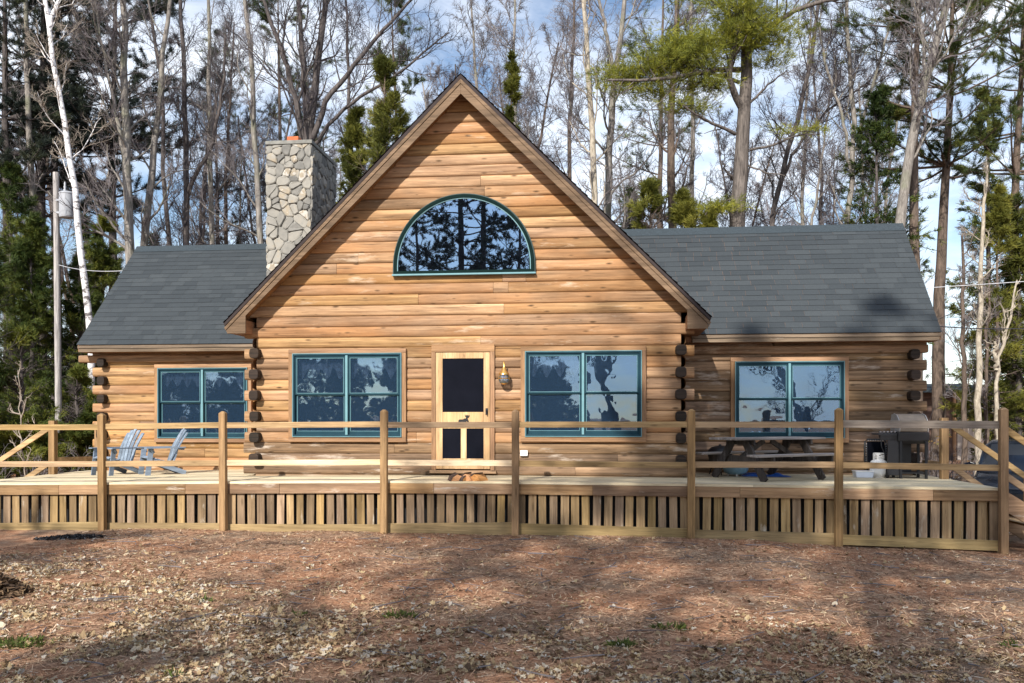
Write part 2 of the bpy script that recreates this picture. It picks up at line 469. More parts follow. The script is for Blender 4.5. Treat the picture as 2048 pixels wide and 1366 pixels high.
# ground
def ground_mat():
    m, nt, out = newmat('pine_needle_soil')
    tc = nd(nt, 'ShaderNodeTexCoord').outputs['Object']
    big = nd(nt, 'ShaderNodeTexNoise', {'Vector': tc, 'Scale': 0.45, 'Detail': 5.0, 'Roughness': 0.6}).outputs[0]
    mid = nd(nt, 'ShaderNodeTexNoise', {'Vector': tc, 'Scale': 4.0, 'Detail': 8.0, 'Roughness': 0.72}).outputs[0]
    fine = nd(nt, 'ShaderNodeTexNoise', {'Vector': tc, 'Scale': 38.0, 'Detail': 6.0, 'Roughness': 0.75}).outputs[0]
    c1 = ramp(nt, mid, [(0.32, (0.19, 0.108, 0.068)), (0.5, (0.44, 0.225, 0.13)), (0.68, (0.59, 0.36, 0.23))])
    c2 = ramp(nt, mid, [(0.32, (0.13, 0.095, 0.070)), (0.5, (0.275, 0.195, 0.140)), (0.68, (0.45, 0.345, 0.25))])
    bf = nd(nt, 'ShaderNodeMapRange', {'Value': big, 'From Min': 0.42, 'From Max': 0.60}).outputs[0]
    c = mix(nt, bf, c1, c2)
    dry = nd(nt, 'ShaderNodeTexNoise', {'Vector': nd(nt, 'ShaderNodeMapping', {'Vector': tc, 'Scale': (0.5, 1.1, 1), 'Location': (3.1, 8.2, 0)}).outputs[0], 'Scale': 0.9, 'Detail': 9.0, 'Roughness': 0.75}).outputs[0]
    c = mix(nt, nd(nt, 'ShaderNodeMapRange', {'Value': dry, 'From Min': 0.55, 'From Max': 0.70, 'To Max': 0.6}).outputs[0], c, (0.44, 0.35, 0.24))
    wet = nd(nt, 'ShaderNodeTexNoise', {'Vector': nd(nt, 'ShaderNodeMapping', {'Vector': tc, 'Scale': (0.8, 1.2, 1), 'Location': (7.1, 1.2, 0)}).outputs[0], 'Scale': 1.4, 'Detail': 9.0, 'Roughness': 0.75}).outputs[0]
    c = mix(nt, nd(nt, 'ShaderNodeMapRange', {'Value': wet, 'From Min': 0.57, 'From Max': 0.74, 'To Max': 0.65}).outputs[0], c, (0.075, 0.052, 0.042))
    ff = nd(nt, 'ShaderNodeMapRange', {'Value': fine, 'From Min': 0.25, 'From Max': 0.75, 'To Min': 0.35, 'To Max': 1.65}).outputs[0]
    c = nd(nt, 'ShaderNodeHueSaturation', {'Color': c, 'Value': ff}).outputs[0]
    bs = nd(nt, 'ShaderNodeBsdfPrincipled', {'Base Color': c, 'Roughness': 0.97})
    bs.inputs['Specular IOR Level'].default_value = 0.05
    h = math_(nt, 'ADD', math_(nt, 'MULTIPLY', fine, 0.5), mid)
    b = nd(nt, 'ShaderNodeBump', {'Height': h, 'Strength': 0.9, 'Distance': 0.06}).outputs[0]
    nt.links.new(b, bs.inputs['Normal'])
    nt.links.new(bs.outputs[0], out.inputs[0])
    return m
M['ground'] = ground_mat()

# ------------------------------------------------------------------ terrain
def gz(x, y):
    z = 0.0
    z += -0.03 * max(0.0, min(1.0, (x - 1.0) / 2.0)) - 0.17 * max(0.0, min(1.0, (x - 2.5) / 4.0))
    z += 0.05 * mnoise.noise((x * 0.35, y * 0.35, 3.1)) + 0.02 * mnoise.noise((x * 1.3, y * 1.3, 7.7))
    if x < -7 and y < 12.5:
        z += 0.05 * min(1, (-7 - x) / 3)
    d = math.hypot(x + 2.5, y - 18) - 24
    if y > 24 and d > 0:
        z += min(3.0, d * 0.02)
    if y < -14:
        z -= min(2.4, (-14 - y) * 0.16)
    if y < -150:
        z += min(5.0, (-150 - y) * 0.12) * (0.75 + 0.5 * mnoise.noise((x * 0.012, 0.3, 0.1)))
    return z
def axis(fine_lo, fine_hi, step, lo, hi):
    a = list(np.arange(fine_lo, fine_hi + 1e-6, step))
    s = step
    while a[-1] < hi:
        s *= 1.22; a.append(a[-1] + s)
    s = step; pre = []
    x = fine_lo
    while x > lo:
        s *= 1.22; x -= s; pre.append(x)
    return pre[::-1] + a
gx = axis(-12, 10, 0.16, -420, 420)
gy = axis(3, 18, 0.16, -420, 420)
V = np.array([(x, y, gz(x, y)) for y in gy for x in gx])
nx = len(gx)
idx = np.arange(len(V)).reshape(len(gy), nx)
Fq = np.stack([idx[:-1, :-1], idx[:-1, 1:], idx[1:, 1:], idx[1:, :-1]], -1).reshape(-1, 4)
tag(link('ground', mesh_np('ground', V, Fq, smooth=True), M['ground']), 'brown pine needle ground sloping up to the deck', 'ground', kind='structure')
mb = MB(); mb.box(-400, 400, -149, -14, -2.6, -2.0)
tag(mb.build('lake', plain('lake_ice', (0.66, 0.70, 0.76), rough=0.35, var=0.1, scale=0.05)), 'pale frozen lake in front of the cabin', 'lake', kind='structure')

# ------------------------------------------------------------------ log cabin
YM, YR, YL, YF = 16.18, 17.7, 18.5, 14.64
cabin = empty('log_cabin', (0, 0, 0))
tag(cabin, 'brown log cabin with a tall front gable and two lower grey roofed wings', 'cabin')
XL, XR = P(513, 700, YM)[0], P(1362, 700, YM)[0]
APX, APZ = P(920, 147, YM - 0.38)
APX = -2.58
ROOFZ = lambda x: APZ - abs(x - APX)          # top of the main roof (45 degrees)
CH = 0.2                                      # log course height
Z0 = 0.70

def sub(a, cuts):
    """interval a minus cuts"""
    out = [a]
    for c in cuts:
        nxt = []
        for lo, hi in out:
            if c[1] <= lo or c[0] >= hi:
                nxt.append((lo, hi)); continue
            if c[0] > lo: nxt.append((lo, c[0]))
            if c[1] < hi: nxt.append((c[1], hi))
        out = nxt
    return out
def log_seg(mb, xa, xb, z_lo, z_hi, zc, h, y, bulge, tone, n=9, thick=0.18):
    """a log piece: half round front between z_lo and z_hi; xa(z), xb(z) its ends"""
    pts = []
    for k in range(n):
        s_ = -1 + 2 * k / (n - 1)
        s2 = math.sin(s_ * PI / 2)
        z = zc + s2 * h / 2 * 0.985
        z = min(max(z, z_lo), z_hi)
        s = max(-1, min(1, (z - zc) / (h / 2)))
        yy = y + bulge * (1 - math.sqrt(max(0, 1 - abs(s) ** 3.6)))
        pts.append((z, yy))
    m = len(pts)
    vs = []
    for z, yy in pts: vs.append((xa(z), yy, z))
    for z, yy in pts: vs.append((xb(z), yy, z))
    zb, zt = pts[0][0], pts[-1][0]
    vs += [(xa(zb), y + thick, zb), (xa(zt), y + thick, zt), (xb(zb), y + thick, zb), (xb(zt), y + thick, zt)]
    fs = [(i, i + m, i + m + 1, i + 1) for i in range(m - 1)]
    a = 2 * m
    fs.append(tuple(range(m)) + (a + 1, a))
    fs.append(tuple(range(2 * m - 1, m - 1, -1)) + (a + 2, a + 3))
    fs.append((m - 1, 2 * m - 1, a + 3, a + 1)); fs.append((0, a, a + 2, m))
    mb.add(vs, fs, tone)
def log_wall(name, mat, parent, xl, xr, y, zlo, zhi, openings, limit=None, tails=(0, 0), bulge=0.036, seed=1):
    """xl, xr: numbers; limit: function z -> (lo, hi) that trims courses under a roof; tails: how far every other course runs past a corner"""
    rg = random.Random(seed)
    mb = MB()
    k = 0
    z = zlo
    while z < zhi - 0.02:
        h = CH
        zc = z + h / 2
        tl = tails[0] if k % 2 == 0 else 0
        tr = tails[1] if k % 2 == 0 else 0
        a, b = xl - tl, xr + tr
        if limit:
            la, lb = limit(zc)
            if lb - la < 0.05: break
            if la > xl: a = la
            if lb < xr: b = lb
        bands = sorted({z, z + h} | {q for o in openings for q in (o[2], o[3]) if z + 0.012 < q < z + h - 0.012})
        base_t = rg.random()
        # long pieces with a butt joint here and there
        joints = []
        if b - a > 3.2:
            for _ in range(rg.choice((0, 1, 1, 2))):
                joints.append(rg.uniform(a + 0.8, b - 0.8))
        jt = sorted(joints)
        for z_lo, z_hi in zip(bands[:-1], bands[1:]):
            zm = (z_lo + z_hi) / 2
            cuts = [(o[0], o[1]) for o in openings if o[2] - 0.001 <= zm <= o[3] + 0.001] + [(j - 0.0025, j + 0.0025) for j in jt]
            for lo, hi in sub((a, b), cuts):
                if hi - lo < 0.03: continue
                ti = (base_t + 0.37 * sum(j < (lo + hi) / 2 for j in jt)) % 1.0
                fa = (lambda zz, v=lo: v); fb = (lambda zz, v=hi: v)
                if limit and lo == a and a > xl: fa = lambda zz: limit(zz)[0]
                if limit and hi == b and b < xr: fb = lambda zz: limit(zz)[1]
                dy = rg.uniform(-0.005, 0.005)
                log_seg(mb, fa, fb, z_lo, z_hi, zc, h, y + dy, bulge, ti)
        z += h; k += 1
    return mb.build(name, mat, parent, smooth=True)

def rect(x0, x1, y0, y1, Y):
    xm, ym = (x0 + x1) / 2, (y0 + y1) / 2
    return [P(x0, ym, Y)[0], P(x1, ym, Y)[0], P(xm, y1, Y)[1], P(xm, y0, Y)[1]]
W_ML = rect(587.5, 802.5, 708, 872.5, YM - 0.03)
W_MR = rect(1051.6, 1282, 703, 872, YM - 0.03)
W_R = rect(1471, 1687, 724, 874.5, YR - 0.03)
W_L = rect(318, 495, 737, 875, YL - 0.03)
DOOR = rect(872, 980, 705, 938, YM - 0.03)
def grow_r(r_, d):
    return [r_[0] - d, r_[1] + d, r_[2] - d, r_[3] + d]
zs = Z0 + CH * 9.0
trimw = 0.095
op_main = [grow_r(W_ML, trimw - 0.01), grow_r(W_MR, trimw - 0.01), grow_r(DOOR, 0.08)]
# arch window dims
AX0, AZ0 = P(788, 549, YM - 0.05); AX1, _ = P(1068.4, 549, YM - 0.05); _, AZ1 = P(928, 389, YM - 0.05)
ACX = (AX0 + AX1) / 2; AR = (AX1 - AX0) / 2; ALEG = max(0.02, AZ1 - AZ0 - AR)
def lim(z):
    hw = APZ - 0.16 - z
    return APX - hw, APX + hw
split = Z0 + CH * 4
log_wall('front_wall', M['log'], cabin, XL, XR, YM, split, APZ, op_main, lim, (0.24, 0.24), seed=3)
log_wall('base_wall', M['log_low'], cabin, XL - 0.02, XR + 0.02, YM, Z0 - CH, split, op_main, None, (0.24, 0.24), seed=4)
EVR = P(1883, 678, YR - 0.42)[1]
EVL = P(155, 702, YL - 0.42)[1]
XWR = P(1826, 750, YR)[0]
XWL = P(207, 760, YL)[0]
zr_top = Z0 + CH * 15
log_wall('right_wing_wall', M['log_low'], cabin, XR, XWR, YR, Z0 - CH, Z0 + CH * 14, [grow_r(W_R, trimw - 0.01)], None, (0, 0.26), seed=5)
log_wall('left_wing_wall', M['log'], cabin, XWL, XL, YL, Z0 - CH, Z0 + CH * 14, [grow_r(W_L, trimw - 0.01)], None, (0.26, 0), seed=6)

# side walls: logs running back from the front corners, with stained end grain showing
def side_wall(name, x, y0, y1, zlo, zhi, ends_from, ends_to, front, face):
    mb = MB()
    z = zlo; k = 0
    while z < zhi - 0.02:
        s = -1 if face < 0 else 1
        n = 7; pts = []
        for i in range(n):
            q = math.sin((-1 + 2 * i / (n - 1)) * PI / 2)
            pts.append((z + CH / 2 + q * CH / 2 * .98, x + s * (0.10 - 0.055 * (1 - math.sqrt(max(0, 1 - abs(q) ** 2.6))))))
        vs = [(xx, y0, zz) for zz, xx in pts] + [(xx, y1, zz) for zz, xx in pts]
        mb.add(vs, [(i, i + 1, n + i + 1, n + i) for i in range(n - 1)])
        z += CH; k += 1
    wall = mb.build(name, M['logy'], cabin, smooth=True)
    z = zlo; k = 0
    while z < zhi - 0.02:
        if k % 2 == 1 and ends_from <= z <= ends_to:
            b = MB()
            poly = []
            hw = RND.uniform(0.088, 0.10); hh = CH / 2 * 0.96
            for i in range(14):
                t = 2 * PI * i / 14
                c_, s_ = math.cos(t), math.sin(t)
                poly.append((x + hw * math.copysign(abs(c_) ** 0.62, c_), z + CH / 2 + hh * math.copysign(abs(s_) ** 0.62, s_)))
            ln = front + RND.uniform(-0.02, 0.02)
            b.prism(poly, 'y', y0 - ln, y0 + 0.1)
            b.build('log_end', M['logend'], wall, bevel=0.012)
        z += CH; k += 1
M['logy'] = wood('side_log_wood', (0.24, 0.12, 0.055), (0.46, 0.26, 0.13), 'y', knots=0.5, var=0.4)
side_wall('side_wall', XL + 0.01, YM + 0.02, 25.0, Z0 - CH, Z0 + CH * 15, 0.8, 3.5, 0.20, -1)
side_wall('side_wall', XR - 0.01, YM + 0.02, 25.0, Z0 - CH, Z0 + CH * 15, 0.8, 3.5, 0.20, 1)
side_wall('side_wall', XWR - 0.02, YR + 0.02, 21.6, Z0 - CH, Z0 + CH * 14, 0.8, 3.3, 0.24, 1)
side_wall('side_wall', XWL + 0.02, YL + 0.02, 22.7, Z0 - CH, Z0 + CH * 14, 0.8, 3.3, 0.20, -1)

# roofs ------------------------------------------------------------
def shingle_slope(mb, o, u, v, ulen, vlen, row=0.155, tab=0.32, lift=0.009, seed=1):
    rg = random.Random(seed)
    u = Vector(u).normalized(); v = Vector(v).normalized(); n = u.cross(v).normalized()
    o = Vector(o)
    rows = int(vlen / row + 0.5)
    rh = vlen / rows
    for r_ in range(rows):
        x = 0.0
        first = rg.uniform(0.08, tab)
        rt = rg.uniform(0.4, 0.6)
        while x < ulen - 1e-4:
            x2 = min(ulen, x + (first if x == 0 else tab * rg.choice((1, 1, 1, 0.5, 1.5))))
            lf = lift * rg.uniform(0.7, 1.3)
            dv = rg.uniform(-0.003, 0.003)
            a = o + u * x + v * (r_ * rh + dv); b = o + u * (x2 - 0.003) + v * (r_ * rh + dv)
            c = o + u * (x2 - 0.003) + v * ((r_ + 1) * rh + 0.01); d = o + u * x + v * ((r_ + 1) * rh + 0.01)
            t = min(1, max(0, rt + rg.uniform(-0.22, 0.22)))
            mb.add([a + n * lf, b + n * lf, c + n * 0.001, d + n * 0.001, a, b], [(0, 1, 2, 3), (4, 5, 1, 0)], t)
            x = x2
def wing_roof(x0, x1, px_e, py_e, px_r, py_r, Ye, Yr, dbl, rakex):
    ze = P(px_e, py_e, Ye)[1]; zr = P(px_r, py_r, Yr)[1]
    roof = MB()
    sl = math.hypot(Yr - Ye, zr - ze)
    vdir = Vector((0, Yr - Ye, zr - ze)).normalized()
    mbx = MB()
    nrm = Vector((1, 0, 0)).cross(vdir).normalized()
    # roof deck: solid slab under the shingles, front and back slopes
    th = 0.10
    dz = th / math.cos(math.atan2(zr - ze, Yr - Ye))
    Yb = 2 * Yr - Ye
    shingle_slope(mbx, (x0, Ye, ze), (1, 0, 0), vdir, x1 - x0, sl, seed=int(abs(px_e)))
    vb = Vector((0, -(Yr - Ye), zr - ze)).normalized()
    shingle_slope(mbx, (x1, Yb, ze), (-1, 0, 0), vb, x1 - x0, sl, row=0.28, tab=1.0, seed=int(abs(px_e)) + 1)
    ro = mbx.build('roof', M['shingle'], cabin)
    s = MB()
    sl2 = (zr - ze) / (Yr - Ye)
    s.prism([(Ye + 0.06, ze - 0.012 + 0.06 * sl2), (Yr, zr - 0.012), (Yb - 0.06, ze - 0.012 + 0.06 * sl2), (Yb - 0.06, ze - dz), (Yr, zr - dz), (Ye + 0.06, ze - dz)], 'x', x0, x1, 0.3)
    s.build('roof_deck', M['soffit'], ro)
    c = MB()
    c.prism([(Yr - 0.15, zr - 0.15 * (zr - ze) / (Yr - Ye) + 0.02), (Yr, zr + 0.03), (Yr + 0.15, zr - 0.15 * (zr - ze) / (Yr - Ye) + 0.02), (Yr, zr - 0.02)], 'x', x0, x1 - 0.0)
    c.build('ridge_cap', M['ridgecap'], ro)
    return ze, zr, ro
YeR, YrR = YR - 0.42, (YR - 0.42) * 1.125
XeR = P(1884, 667, YeR)[0]
zeR, zrR, roR = wing_roof(-0.6, XeR, 1883, 664, 1805, 449, YeR, YrR, 1, 0)
YeL, YrL = YL - 0.42, (YL - 0.42) * 1.138
XeL = P(153, 694, YeL)[0]
zeL, zrL, roL = wing_roof(XeL, -4.6, 155, 690, 276, 495, YeL, YrL, 1, 0)
for nm, x0, x1, ye, ze, yw, ro in (('eave_board', XR + 0.3, XeR - 0.01, YeR, zeR, YR, roR), ('eave_board', XeL + 0.01, XL - 0.25, YeL, zeL, YL, roL)):
    f = MB()
    f.box(x0, x1, ye + 0.012, ye + 0.055, ze - 0.075, ze - 0.012, 0.6)
    f.box(x0 + 0.02, x1 - 0.02, ye + 0.03, ye + 0.055, ze - 0.155, ze - 0.078, 0.4)
    f.build(nm, M['fascia'], ro, bevel=0.004)
    s = MB(); s.box(x0, x1, ye + 0.06, yw + 0.1, ze - 0.15, ze - 0.12, 0.4)
    s.build('soffit', M['soffit'], ro)
    b = MB(); b.box(x0 - 0.2, x1 - 0.1, yw - 0.07, yw + 0.12, ze - 0.36, ze - 0.20, 0.3)
    b.build('wall_plate', M['log'], cabin, bevel=0.03)
# wing end gables
for x, yr, zr, ye, ze in ((XWR - 0.05, YrR, zrR, YR, zeR), (XWL + 0.05, YrL, zrL, YL, zeL)):
    g = MB(); g.prism([(ye + 0.15, ze - 0.1), (yr, zr - 0.2), (2 * yr - ye - 0.15, ze - 0.1), (2 * yr - ye - 0.15, 3.0), (ye + 0.15, 3.0)], 'x', x - 0.06, x + 0.06)
    g.build('end_gable', M['logy'], cabin)
for x0, x1, y in ((XL, XR, 25.0), (XR, XWR, 2 * YrR - YR), (XWL, XL, 2 * YrL - YL)):
    g = MB(); g.box(x0, x1, y - 0.15, y, 0.3, 3.5); g.build('back_wall', M['log'], cabin)
g = MB(); g.prism([(XL, 3.5), (XR, 3.5), (APX, APZ - 0.3)], 'y', 24.85, 25.0); g.build('back_gable', M['log'], cabin)

# main roof
yf, yb = YM - 0.38, 25.5
LT = P(449, 652, yf); RT = P(1425, 634, yf)
hl = APX - LT[0]; hr = RT[0] - APX
hs = (hl + hr) / 2
ro = MB()
tipz = APZ - hs
for s in (-1, 1):
    u = (0, 1, 0) if s > 0 else (0, -1, 0)
    oo = (APX + s * hs, yf - 0.02 if s > 0 else yb, tipz)
    shingle_slope(ro, oo, u, (-s, 0, 1), yb - yf + 0.02, hs * math.sqrt(2), row=0.14, tab=0.6, seed=20 + s, lift=0.016)
ro_main = ro.build('roof', M['shinglebrown'], cabin)
sl_ = MB()
for s in (-1, 1):
    sl_.prism([(APX, APZ - 0.015), (APX + s * hs, tipz - 0.015), (APX + s * (hs - 0.02), tipz - 0.06), (APX, APZ - 0.09)], 'y', yf - 0.005, yb, 0.2)
sl_.build('roof_edge', plain('shingle_edge', (0.035, 0.026, 0.026), rough=0.9), ro_main)
# rake boards
rk = MB(); rk2 = MB()
TH = 0.36   # vertical depth at the apex
for s in (-1, 1):
    rk.prism([(APX, APZ - 0.085), (APX + s * (hs - 0.005), tipz - 0.09), (APX + s * (hs - 0.035), tipz - 0.14), (APX, APZ - 0.175)], 'y', yf + 0.0, yf + 0.03, 0.8 if s < 0 else 0.5)
    bx = APX + s * (hs - 0.42)       # pork chop return
    rk2.prism([(APX, APZ - 0.178), (APX + s * (hs - 0.036), tipz - 0.145), (APX + s * (hs - 0.06), tipz - 0.19), (APX + s * (hs - 0.06), tipz - 0.20), (bx, tipz - 0.20), (bx, tipz + 0.42 - TH + 0.07), (APX, APZ - TH)], 'y', yf + 0.015, yf + 0.045, 0.5)
rk.build('rake_trim', M['rake'], ro_main, bevel=0.004)
rk2.build('rake_board', M['rake'], ro_main, bevel=0.004)
sf = MB()
for s in (-1, 1):
    bx = APX + s * (hs - 0.42)
    sf.prism([(APX, APZ - 0.10), (APX + s * (hs - 0.06), tipz - 0.10), (APX + s * (hs - 0.06), tipz - 0.14), (APX, APZ - 0.22)], 'y', yf + 0.046, YM + 0.2, 0.5)
    sf.prism([(APX + s * (hs - 0.07), tipz - 0.10), (APX + s * (hs - 0.07), tipz - 0.19), (bx, tipz - 0.19), (bx, tipz + 0.05)], 'y', yf + 0.046, yb - 0.3, 0.3)
    sf.prism([(APX, APZ - 0.10), (APX + s * (hs - 0.06), tipz - 0.10), (APX + s * (hs - 0.06), tipz - 0.14), (APX, APZ - 0.22)], 'y', YM + 0.2, yb - 0.02, 0.5)
sf.build('soffit', M['soffit'], ro_main)

# chimney ------------------------------------------------------------
YC = 19.2
cx0, cz1 = P(534, 290, YC); cx1 = P(622, 290, YC)[0]
cyb = YC * 1.095
chim = MB(); chim.box(cx0 + 0.02, cx1 - 0.02, YC + 0.02, cyb - 0.02, 0.3, cz1, 0.5)
chimney = chim.build('chimney', M['mortar'], cabin)
def voronoi(w, h, sp, rg):
    pts = []
    j = 0
    while j * sp * 0.86 < h + sp:
        i = 0
        while i * sp < w + sp:
            pts.append((i * sp + rg.uniform(-.55, .55) * sp + (sp / 2 if j % 2 else 0), j * sp * 0.86 + rg.uniform(-.45, .45) * sp))
            i += 1
        j += 1
    if rg.random() < 2:
        pts = [p for p in pts if rg.random() > 0.24]
    cells = []
    for a in pts:
        poly = [(0, 0), (w, 0), (w, h), (0, h)]
        for b in pts:
            if a is b or abs(a[0] - b[0]) > 3 * sp or abs(a[1] - b[1]) > 3 * sp: continue
            mx, my = (a[0] + b[0]) / 2, (a[1] + b[1]) / 2
            dx, dy = b[0] - a[0], b[1] - a[1]
            new = []
            for k in range(len(poly)):
                p, q = poly[k], poly[(k + 1) % len(poly)]
                sp_ = (p[0] - mx) * dx + (p[1] - my) * dy
                sq = (q[0] - mx) * dx + (q[1] - my) * dy
                if sp_ <= 0: new.append(p)
                if (sp_ < 0) != (sq < 0) and abs(sp_ - sq) > 1e-9:
                    t = sp_ / (sp_ - sq)
                    new.append((p[0] + (q[0] - p[0]) * t, p[1] + (q[1] - p[1]) * t))
            poly = new
            if len(poly) < 3: break
        if len(poly) >= 3:
            cells.append(poly)
    return cells
st = MB()
rg = random.Random(12)
def stones(org, ud, nrm, w, h):
    org = Vector(org); ud = Vector(ud); nrm = Vector(nrm); zd = Vector((0, 0, 1))
    for poly in voronoi(w, h, 0.185, rg):
        cxm = sum(p[0] for p in poly) / len(poly); cym = sum(p[1] for p in poly) / len(poly)
        ext = max(max(abs(p[0] - cxm), abs(p[1] - cym)) for p in poly)
        if ext < 0.03: continue
        # soften corners by one round of corner cutting
        q = []
        for i in range(len(poly)):
            a, b = poly[i], poly[(i + 1) % len(poly)]
            q.append((a[0] * .78 + b[0] * .22, a[1] * .78 + b[1] * .22)); q.append((a[0] * .22 + b[0] * .78, a[1] * .22 + b[1] * .78))
        edge = lambda p: abs(p[0]) < 1e-3 or abs(p[0] - w) < 1e-3
        k1 = max(0.5, 1 - 0.007 / ext); k2 = max(0.4, 1 - 0.035 / ext)
        d = rg.uniform(0.02, 0.065)
        def pt(p, k, out):
            x = cxm + (p[0] - cxm) * (k if not edge(p) else 1); z = cym + (p[1] - cym) * k
            return org + ud * x + zd * z + nrm * out
        n = len(q)
        dd = [d + rg.uniform(-0.008, 0.008) for _ in q]
        vs = [pt(p, k1, 0) for p in q] + [pt(p, k1, dd[i] * 0.7) for i, p in enumerate(q)] + [pt(p, k2, dd[i]) for i, p in enumerate(q)]
        fs = [tuple(range(2 * n, 3 * n))]
        for i in range(n):
            j = (i + 1) % n
            fs.append((i, j, n + j, n + i)); fs.append((n + i, n + j, 2 * n + j, 2 * n + i))
        st.add(vs, fs, rg.random())
stones((cx0, YC + 0.02, 2.0), (1, 0, 0), (0, -1, 0), cx1 - cx0, cz1 - 2.0 - 0.005)
stones((cx1 - 0.02, YC + 0.0, 2.0), (0, 1, 0), (1, 0, 0), cyb - YC, cz1 - 2.0 - 0.005)
stones((cx0 + 0.02, cyb, 2.0), (0, -1, 0), (-1, 0, 0), cyb - YC, cz1 - 2.0 - 0.005)
st.build('stone_facing', M['stone'], chimney)
cp = MB(); cp.box(cx0 - 0.03, cx1 + 0.03, YC - 0.03, cyb + 0.03, cz1, cz1 + 0.085)
cp.build('chimney_cap', M['cap'], chimney, bevel=0.01)
fl = MB()
fx = P(588, 272, YC + 0.45)[0]
fl.box(fx - 0.14, fx + 0.14, YC + 0.35, YC + 0.65, cz1 + 0.085, cz1 + 0.30)
fl.build('flue', M['flue'], chimney, bevel=0.02)
fl = MB(); fl.box(fx + 0.2, fx + 0.45, YC + 0.75, YC + 1.2, cz1 + 0.085, cz1 + 0.20)
fl.build('flue', M['rake'], chimney, bevel=0.02)

# windows ------------------------------------------------------------
def window(r_, y, room_depth=2.0, curtain=(True, True), room=True, crt_h=0.46):
    x0, x1, z0, z1 = r_
    xm = (x0 + x1) / 2
    fw = 0.03
    f = MB()
    ya, yb_ = y - 0.05, y + 0.10
    for a, b, c, d in ((x0, x1, z0, z0 + fw), (x0, x1, z1 - fw, z1), (x0, x0 + fw, z0 + fw, z1 - fw), (x1 - fw, x1, z0 + fw, z1 - fw)):
        f.box(a, b, ya, yb_, c, d, 0.5)
    win = f.build('window', M['teal'], cabin, bevel=0.004)
    e = MB()
    ew = 0.012
    for a, b, c, d in ((x0 - ew, x1 + ew, z0 - ew, z0 - 0.0005), (x0 - ew, x1 + ew, z1 + 0.0005, z1 + ew), (x0 - ew, x0 - 0.0005, z0, z1), (x1 + 0.0005, x1 + ew, z0, z1)):
        e.box(a, b, ya - 0.008, ya + 0.03, c, d, 0.5)
    e.box(xm - 0.022, xm + 0.022, ya - 0.006, ya + 0.06, z0 + fw, z1 - fw, 0.5)
    e.build('edge_strip', M['tealpale'], win)
    # trim boards: header and apron outside, jambs between
    tw = trimw
    yt = y - 0.035
    for nm, mt_, q in (('trim_header', 'trim', (x0 - tw, x1 + tw, yt, z1 + ew + 0.001, z1 + tw)), ('trim_apron', 'trim', (x0 - tw, x1 + tw, yt, z0 - tw - 0.01, z0 - ew - 0.001)),
                       ('trim_jamb', 'trimz', (x0 - tw, x0 - ew - 0.001, yt + 0.004, z0 - ew - 0.001, z1 + ew + 0.001)), ('trim_jamb', 'trimz', (x1 + ew + 0.001, x1 + tw, yt + 0.004, z0 - ew - 0.001, z1 + ew + 0.001))):
        t = MB(); t.box(q[0], q[1], q[2], y + 0.08, q[3], q[4]); t.build(nm, M[mt_], win, bevel=0.005)
    zm = (z0 + z1) / 2 + 0.02
    for k, (a, b) in enumerate(((x0 + fw, xm - 0.022), (xm + 0.022, x1 - fw))):
        for lo, hi, yy, up in ((zm - 0.015, z1 - fw, y - 0.025, 1), (z0 + fw, zm + 0.02, y + 0.01, 0)):
            sw = 0.038
            bot = 0.065 if not up else 0.03
            s = MB()
            s.box(a + 0.001, b - 0.001, yy, yy + 0.03, lo, lo + bot, 0.5)
            s.box(a + 0.001, b - 0.001, yy, yy + 0.03, hi - 0.045, hi, 0.5)
            s.box(a + 0.001, a + sw, yy, yy + 0.03, lo + bot, hi - 0.045, 0.5)
            s.box(b - sw, b - 0.001, yy, yy + 0.03, lo + bot, hi - 0.045, 0.5)
            s.build('sash', M['teal'], win, bevel=0.003)
            q = MB()
            bd = 0.007
            xa, xb, za, zb = a + sw, b - sw, lo + bot, hi - 0.045
            q.box(xa, xb, yy - 0.003, yy + 0.01, za, za + bd); q.box(xa, xb, yy - 0.003, yy + 0.01, zb - bd, zb)
            q.box(xa, xa + bd, yy - 0.003, yy + 0.01, za + bd, zb - bd); q.box(xb - bd, xb, yy - 0.003, yy + 0.01, za + bd, zb - bd)
            q.build('glazing_bead', M['tealpale'], win)
            p = MB()
            p.box(xa, xb, yy + 0.012, yy + 0.017, za, zb)
            p.build('pane', M['glass'], win)
        if curtain[k]:
            c = MB()
            n = 26
            vs = []; fs = []
            for i in range(n + 1):
                xx = a + 0.04 + (b - a - 0.08) * i / n
                yy = y + 0.10 + 0.025 * math.sin(i * 1.9)
                drop = crt_h * (0.8 + 0.22 * math.sin(i * 0.9 + k) + RND.uniform(-.03, .03))
                vs += [(xx, yy, z1 - 0.06), (xx, yy + 0.01, z1 - drop)]
            for i in range(n):
                fs.append((2 * i, 2 * i + 1, 2 * i + 3, 2 * i + 2))
            c.add(vs, fs, 0.5)
            c.build('curtain', M['curtain'], win)
    if room:
        b = MB()
        d0, d1 = y + 0.17, y + room_depth
        X0, X1, Zb, Zt = x0 - 0.6, x1 + 0.6, 0.85, 3.15
        b.add([(X0, d0, Zb), (X1, d0, Zb), (X1, d1, Zb), (X0, d1, Zb), (X0, d0, Zt), (X1, d0, Zt), (X1, d1, Zt), (X0, d1, Zt)],
              [(0, 1, 2, 3), (4, 7, 6, 5), (2, 6, 7, 3), (1, 5, 6, 2), (0, 3, 7, 4)], 0.5)
        b.build('room_lining', M['room'], win)
    return win
window(W_ML, YM - 0.03, 3.0, (True, True))
window(W_MR, YM - 0.03, 3.0, (True, False))
window(W_R, YR - 0.03, 1.6, (False, False))
window(W_L, YL - 0.03, 2.0, (True, True), crt_h=0.40)

